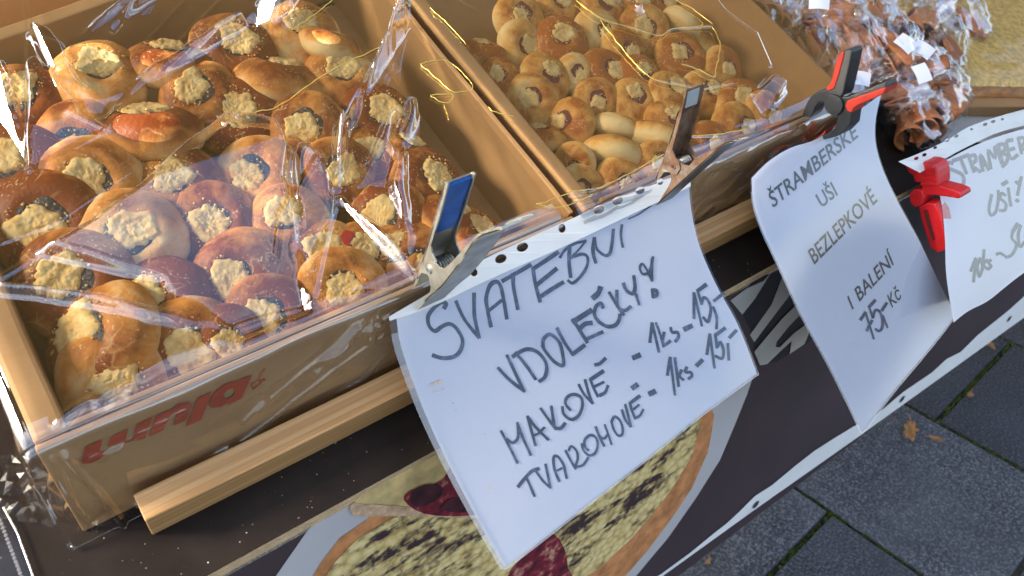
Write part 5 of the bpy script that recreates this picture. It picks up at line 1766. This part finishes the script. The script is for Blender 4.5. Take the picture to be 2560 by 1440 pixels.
# ---------- film over the middle carton
f2b = Vector((0.64, 0.0, 0.09))
film2 = root('cellophane_cover', f2b)
tag(film2, 'clear cellophane with glints painted as gold strands over the middle carton of jam buns', 'cellophane', 'cellophane covers')
def z2(X, Y):
    return 0.0985 - .0035 * np.exp(-np.abs(Y) / .006) + 0.0010 * wav(X, Y, 23, 30) + 0.0003 * wav(X, Y, 24, 90)
fac2 = [
 ([(1878, 240), (1918, 200), (1960, 228), (1912, 290)], sky(1918, 240), .002),
 ([(1545, 0), (1560, 0), (1606, 28), (1600, 34)], sung(1580, 20), .001),
 ([(1100, 0), (1130, 0), (1192, 30), (1160, 22)], sky(1150, 15), .001),
]
rid2 = [
 ([(1440, 0), (1500, 45), (1590, 72), (1648, 88), (1690, 70), (1780, 66)], .0016, .0016), ([(1500, 50), (1580, 150), (1640, 200), (1760, 222), (1830, 208)], .0016, .0016),
 ([(1780, 66), (1800, 110), (1790, 170), (1785, 192), (1740, 170), (1705, 160)], .0014, .0014), ([(1690, 0), (1780, 60)], .0014, .0014),
 ([(1790, 0), (1810, 26), (1890, 85), (1925, 165)], .002, .0022), ([(1895, 30), (1892, 85)], .001, .0014),
 ([(1050, 160), (1110, 150), (1180, 210), (1130, 228), (1075, 170)], .0014, .0012), ([(1075, 238), (1130, 236), (1115, 258), (1075, 240)], .0012, .0010), ([(1112, 262), (1122, 300)], .0012, .0012),
 ([(1220, 268), (1240, 280), (1285, 290)], .0010, .0010), ([(1300, 430), (1320, 445)], .0010, .0010),
 ([(1350, 510), (1430, 480), (1500, 470), (1560, 440), (1660, 385)], .0012, .0012), ([(1340, 510), (1400, 515), (1480, 490)], .0010, .0010),
 ([(1730, 340), (1800, 335), (1870, 322)], .0012, .0012), ([(1060, 10), (1150, 100), (1230, 200)], .0010, .0014), ([(1300, 420), (1440, 560)], .001, .002),
]
X, Y, Z = film_sheet('film', film2, f2b, 0.436, 0.852, -0.075, 0.33, 0.0015, z2, fac2, rid2, .09)
def drape2(X, Y, Z):
    b = np.clip(-Y, 0, None)
    w = 0.0006 * wav(X, Y, 29, 90) + 0.0016 * wav(X * .8 + Y * .6, Y * 1.4 - X * .9, 32, 80)
    py = np.where(b > 0, -0.0048 - .003 * (1 - np.exp(-b / .004)) - np.abs(w) * 1.8 - .027 * np.clip(b - .004, 0, 1) / .086, Y)
    pz = Z - np.where(b > 0, b - .003 * (1 - np.exp(-b / .003)), 0)
    return X, py, np.maximum(pz, .02)
build_film('film', X, Y, Z, film2, f2b, M['film'], drape2)

# light glints on the film creases, put in as thin gold-coloured tubes
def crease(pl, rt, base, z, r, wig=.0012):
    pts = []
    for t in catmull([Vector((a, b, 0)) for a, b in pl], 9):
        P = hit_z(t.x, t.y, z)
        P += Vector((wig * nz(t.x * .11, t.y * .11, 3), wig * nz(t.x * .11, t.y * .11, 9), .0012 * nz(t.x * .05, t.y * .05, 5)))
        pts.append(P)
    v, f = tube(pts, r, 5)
    part('gold_crease', v, f, M['gold_crease'], rt, base, True)  # gold tube standing in for a light glint
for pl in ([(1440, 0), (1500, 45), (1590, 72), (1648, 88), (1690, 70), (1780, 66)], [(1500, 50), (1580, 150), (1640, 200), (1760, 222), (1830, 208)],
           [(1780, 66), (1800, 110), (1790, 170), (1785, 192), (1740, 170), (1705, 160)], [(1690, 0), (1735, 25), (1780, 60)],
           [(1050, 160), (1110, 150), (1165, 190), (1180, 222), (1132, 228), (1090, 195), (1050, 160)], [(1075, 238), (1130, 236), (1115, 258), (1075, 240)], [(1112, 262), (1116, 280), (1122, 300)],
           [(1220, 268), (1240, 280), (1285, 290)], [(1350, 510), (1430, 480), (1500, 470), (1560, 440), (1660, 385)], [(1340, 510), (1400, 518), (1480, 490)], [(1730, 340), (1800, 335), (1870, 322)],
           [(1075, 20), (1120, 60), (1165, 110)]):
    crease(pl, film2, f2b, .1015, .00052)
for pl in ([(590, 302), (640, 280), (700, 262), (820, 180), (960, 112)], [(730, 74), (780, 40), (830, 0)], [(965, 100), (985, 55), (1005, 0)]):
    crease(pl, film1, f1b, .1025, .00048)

# ================================================================== WRAPPED GINGERBREAD
def crumple_bag(seed, sx, sy, sz, nu=44, nv=26):
    rnd = random.Random(seed)
    V, F = [], []
    for j in range(nv + 1):
        th = math.pi * j / nv
        for i in range(nu):
            ph = 2 * math.pi * i / nu
            d = Vector((math.sin(th) * math.cos(ph), math.sin(th) * math.sin(ph), math.cos(th)))
            r = 1 + .20 * noise.noise(d * 2.3 + Vector((seed, 0, 0))) + .20 * abs(noise.noise(d * 5.2 + Vector((0, seed, 0)))) + .08 * abs(noise.noise(Vector((d.x * 3 + d.y * 9, d.y * 3 - d.z * 9, seed)))) + .012 * rnd.uniform(-1, 1)
            V.append(Vector((d.x * sx * r, d.y * sy * r, d.z * sz * r)))
    for j in range(nv):
        for i in range(nu):
            a = j * nu + i; b = j * nu + (i + 1) % nu
            F.append((a, b, b + nu)); F.append((a, b + nu, a + nu))
    # twisted frill at one end
    o = len(V)
    n = 13
    for i in range(n):
        ph = 2 * math.pi * i / n
        V.append(Vector((sx * 1.0, math.cos(ph) * sy * .22, math.sin(ph) * sz * .3)))
    for i in range(n):
        ph = 2 * math.pi * i / n
        rr = rnd.uniform(.6, 1.1)
        V.append(Vector((sx * (1.45 + rnd.uniform(-.1, .2)), math.cos(ph) * sy * rr, math.sin(ph) * sz * rr)))
    for i in range(n):
        j = (i + 1) % n
        F.append((o + i, o + j, o + n + j)); F.append((o + i, o + n + j, o + n + i))
    me = mesh('wrapper', V, F, True)
    me.materials.append(M['film_crumple'])
    return me
def cone_roll(L, r, seed):
    """gingerbread ear: a thin disc rolled to an open cone"""
    V, F = [], []
    nu, nv = 26, 8
    for s, off in ((0, 0.0), (1, -0.0028)):
        for i in range(nu + 1):
            a = -2.7 + 5.4 * i / nu
            for j in range(nv + 1):
                f = .06 + .94 * j / nv
                lip = 1 + .10 * math.sin(a * 1.5 + seed)
                rr = max(r * f * lip + off, .0005)
                V.append(Vector((L * (.5 - f), rr * math.sin(a) * 1.05, rr * math.cos(a))))
    m = (nu + 1) * (nv + 1)
    for s in (0, 1):
        for i in range(nu):
            for j in range(nv):
                a = s * m + i * (nv + 1) + j
                q = (a, a + 1, a + nv + 2, a + nv + 1)
                F.append(q if s == 0 else q[::-1])
    for i in range(nu):
        a = i * (nv + 1) + nv
        F.append((a, a + m, a + m + nv + 1, a + nv + 1))
    for i0 in (0, nu):
        for j in range(nv):
            a = i0 * (nv + 1) + j
            F.append((a, a + 1, a + m + 1, a + m))
    me = mesh('gingerbread_cone', V, F, True)
    fix_normals(me); me.materials.append(M['ginger'])
    return me
bagm = [crumple_bag(40 + i, .054, .037, .030) for i in range(4)]
conem = [cone_roll(.084, .0225, i) for i in range(3)]
lab = []
for i in range(3):
    V, F = [], []
    for a in range(5):
        for b in range(4):
            x = (a / 4 - .5) * .024; y = (b / 3 - .5) * .017
            V.append(Vector((x, y, .004 * math.cos(x * 90) + .001 * i)))
    for a in range(4):
        for b in range(3):
            q = a * 4 + b
            F.append((q, q + 1, q + 5, q + 4))
    me = mesh('paper_label', V, F, True); me.materials.append(M['paper']); lab.append(me)
bags = [
 (1945, 25, .045, 20, 'at the top edge nearest the middle carton', None),
 (2050, 30, .060, 130, 'at the top edge with a white label', (2046, 10)),
 (2030, 115, .040, 75, 'second row, touching the carton wall', None),
 (2130, 100, .060, 100, 'upright in the middle of the pile, beside the black clamp', None),
 (2170, 15, .050, 60, 'at the top edge in the middle of the pile', None),
 (2105, 190, .040, 40, 'directly behind the black clamp, with a small white label', (2146, 200)),
 (2215, 95, .070, 95, 'topmost in the centre, its film very wrinkled', None),
 (2250, 175, .050, 150, 'right of centre with two white labels', (2262, 112)),
 (2300, 40, .060, 20, 'at the top edge on the right side', None),
 (2350, 110, .050, 70, 'farthest right, beside the sheet cake', (2306, 126)),
 (2330, 205, .040, 110, 'right front of the pile, with a tilted white label', (2302, 186)),
 (2225, 240, .030, 160, 'in the front of the pile, right of the clamp grip', None),
 (2290, 285, .026, 45, 'lowest in front, its frill over the black counter', None),
 (2390, 40, .050, 100, 'in the top right, against the sheet cake', None),
 (2010, 60, .030, 200, 'in the lower layer by the carton wall', None),
 (2170, 160, .025, 10, 'in the lower layer behind the clamp', None),
 (2270, 120, .025, 90, 'in the lower layer under the labels', None),
]
rb = random.Random(5)
for i, (px_, py_, z, rz, ds, lb) in enumerate(bags):
    c = hit_z(px_, py_, z)
    mw = TM @ Matrix.Translation(c) @ Matrix.Rotation(math.radians(rz), 4, 'Z') @ Matrix.Rotation(rb.uniform(-.4, .4), 4, 'Y') @ Matrix.Rotation(rb.uniform(-.4, .4), 4, 'X')
    r = root('wrapped_gingerbread', None, mw)
    tag(r, 'cellophane bag of rolled gingerbread ' + ds, 'gingerbread', 'wrapped gingerbread pile')
    o = bpy.data.objects.new('wrapper', bagm[i % 4]); COL.objects.link(o); o.parent = r
    for q in range(3):
        o = bpy.data.objects.new('gingerbread_cone', conem[(i + q) % 3]); COL.objects.link(o); o.parent = r
        o.matrix_local = Matrix.Translation((.006 - q * .010, (q - 1) * .014, .004 * (q % 2) - .002)) @ Matrix.Rotation(rb.uniform(0, 6.28), 4, 'X') @ Matrix.Scale(.82, 4)
    if lb:
        P = hit_z(lb[0], lb[1], z + .034)
        o = bpy.data.objects.new('paper_label', lab[i % 3]); COL.objects.link(o); o.parent = r
        look = (CP - P).normalized()
        q = look.lerp(Vector((0, 0, 1)), .5).to_track_quat('Z', 'Y').to_matrix().to_4x4()
        o.matrix_local = mw.inverted() @ TM @ Matrix.Translation(P) @ q @ Matrix.Rotation(rb.uniform(-.6, .6), 4, 'Z')

# ================================================================== SHEET CAKE
p0 = hit_z(2392, 205, 0.050); p1 = hit_z(2570, 208, 0.050)
ex = (p1 - p0); ex.z = 0; ex.normalize()
ey_ = Vector((-ex.y, ex.x, 0))
cakeM = Matrix.Translation(Vector((p0.x, p0.y, 0))) @ Matrix((( ex.x, ey_.x, 0, 0), (ex.y, ey_.y, 0, 0), (0, 0, 1, 0), (0, 0, 0, 1)))
cake = root('sheet_cake', None, TM @ cakeM)
tag(cake, 'yellow crumble topped sheet cake on a cardboard tray in the top right corner', 'cake')
V, F = [], []
nx, ny = 60, 40
for i in range(nx + 1):
    for j in range(ny + 1):
        x = .42 * i / nx; y = .25 * j / ny
        V.append((x, y, .047 + .004 * abs(nz(x * 60, y * 60)) + .002 * nz(x * 160, y * 160) - .004 * (j == 0 or i == 0)))
for i in range(nx):
    for j in range(ny):
        a = i * (ny + 1) + j
        F.append((a, a + ny + 1, a + ny + 2, a + 1))
obj('crumble_top', mesh('crumble_top', V, F, True), M['cake_top'], cake, Matrix.Identity(4))
me = mesh('sponge', boxv(0.001, .42, 0.001, .25, .022, .0445), BOXF); bevel_mesh(me, .003, 2)
obj('sponge', me, M['cake_side'], cake, Matrix.Identity(4))
me = mesh('tray_base', boxv(-.012, .43, -.014, .26, .004, .0215), BOXF); bevel_mesh(me, .002, 2)
obj('tray_base', me, M['carton'], cake, Matrix.Identity(4))
obj('paper_liner', mesh('paper_liner', [(-.02, -.060, .0015), (.43, -.046, .0015), (.43, .26, .0030), (-.02, .26, .0030)], [(0, 1, 2, 3)]), M['white_card'], cake, Matrix.Identity(4))
V, F = [], []
nx, ny = 60, 44
for i in range(nx + 1):
    for j in range(ny + 1):
        x = -.02 + .45 * i / nx; y = -.05 + .32 * j / ny
        z = .056 + .0015 * nz(x * 12, y * 12) + .0008 * abs(nz(x * 50 + y * 30, y * 30))
        if y < -.004: z = .056 - .05 * sm(-.004, -.046, y) + .002 * nz(x * 60, y * 60)
        V.append((x, y, max(z, .004)))
for i in range(nx):
    for j in range(ny):
        a = i * (ny + 1) + j
        F.append((a, a + ny + 1, a + ny + 2, a + 1))
obj('cling_film', mesh('cling_film', V, F, True), M['cling'], cake, Matrix.Identity(4))

# ================================================================== EMPTY SLEEVE at the lower left corner
e0 = hit_z(40, 1380, 0.002)
slv = root('empty_plastic_sleeve', e0)
tag(slv, 'clear empty plastic sleeve lying at the lower left corner of the counter', 'sleeve')
o4 = [hit_z(a, b, .002) for a, b in ((-120, 1200), (10, 1270), (40, 1330), (85, 1450), (-60, 1520))]
part('clear_sheet', o4, [(0, 1, 2, 3, 4)], M['sleeve'], slv, e0)
sv = []
for t0, t1 in (((8, 1268), (44, 1334)), ((44, 1334), (88, 1455))):
    a = hit_z(*t0, .003); b = hit_z(*t1, .003)
    sv.append(tube([a, a.lerp(b, .5), b], .0006, 5))
v, f = merge(*sv)
part('welded_edge', v, f, M['sleeve_edge'], slv, e0)
sv = []
for i in range(16):
    a = hit_z(0 + i * 3.6, 1300 + i * 9.5, .0028)
    sv.append(([a + Vector((math.cos(q * 1.047) * .0014, math.sin(q * 1.047) * .0014, .0002 * (q % 2))) for q in range(6)], [tuple(range(6))]))
v, f = merge(*sv)
part('perforation', v, f, M['sleeve_edge'], slv, e0)
# crumbs on the counter and the carton wall
cv = []
rc = random.Random(3)
for i in range(22):
    px_, py_ = rc.choice([(rc.uniform(80, 560), rc.uniform(1330, 1438)), (rc.uniform(600, 1020), rc.uniform(1020, 1300)), (rc.uniform(2230, 2330), rc.uniform(300, 390))])
    c = hit_z(px_, py_, 0.0)
    if c.y < YT + .003 or (c.y > YB - .002 and px_ < 1100): continue
    s = rc.uniform(.0002, .0006)
    cv.append(([c + Vector((s * a * rc.uniform(.6, 1.4), s * b * rc.uniform(.6, 1.4), s * (d + .8))) for a, b, d in ((1, 0, 0), (-.5, .8, 0), (-.5, -.8, 0), (0, 0, 1), (0, 0, -.7))],
               [(0, 1, 3), (1, 2, 3), (2, 0, 3), (1, 0, 4), (2, 1, 4), (0, 2, 4)]))
v, f = merge(*cv)
cr_ = obj('crumbs', mesh('crumbs', v, f), M['crumble'])
tag(cr_, 'loose pale crumbs scattered on the black counter', 'crumbs', kind='stuff')

# ================================================================== NESTING: pieces under the part they belong to
NEST = {'handwritten_word': 'paper_sheet', 'printed_word': 'paper_sheet', 'handwritten_price': 'paper_sheet', 'handwritten_exclamation_mark': 'paper_sheet',
        'dirt_specks': 'sleeve_front', 'sleeve_side_seam': 'sleeve_front', 'sleeve_bottom_seam': 'sleeve_front',
        'printed_letter': 'front_wall', 'printed_leaf_outline': 'front_wall', 'folded_front_flap': 'front_wall',
        'white_hem': 'banner_sheet', 'white_swoosh': 'banner_sheet', 'pie_crust_rim': 'banner_sheet', 'crumble_pie': 'banner_sheet', 'pie_slice': 'banner_sheet',
        'slice_side': 'banner_sheet', 'berry_stain': 'banner_sheet', 'printed_berry': 'banner_sheet', 'berry_filling': 'banner_sheet', 'letter_shadow': 'banner_sheet', 'banner_letter': 'banner_sheet',
        'blue_grip_lining': 'rear_lever_back', 'bare_tip_lining': 'rear_lever_back', 'rivet_hole': 'rivet', 'handle_slot': 'lower_handle', 'grip_ridge': 'upper_jaw',
        'rear_red_grip': 'rear_lever', 'front_red_grip': 'front_lever', 'jaw_pad': 'front_lever', 'perforation': 'clear_sheet', 'welded_edge': 'clear_sheet'}
def stem(o): return o.name.rsplit('.', 1)[0] if o.name[-4:-3] == '.' and o.name[-3:].isdigit() else o.name
for o in list(bpy.data.objects):
    if o.parent is None or o.parent.parent is not None: continue
    t = NEST.get(stem(o))
    if not t: continue
    for s in o.parent.children:
        if stem(s) == t:
            o.parent = s
            break
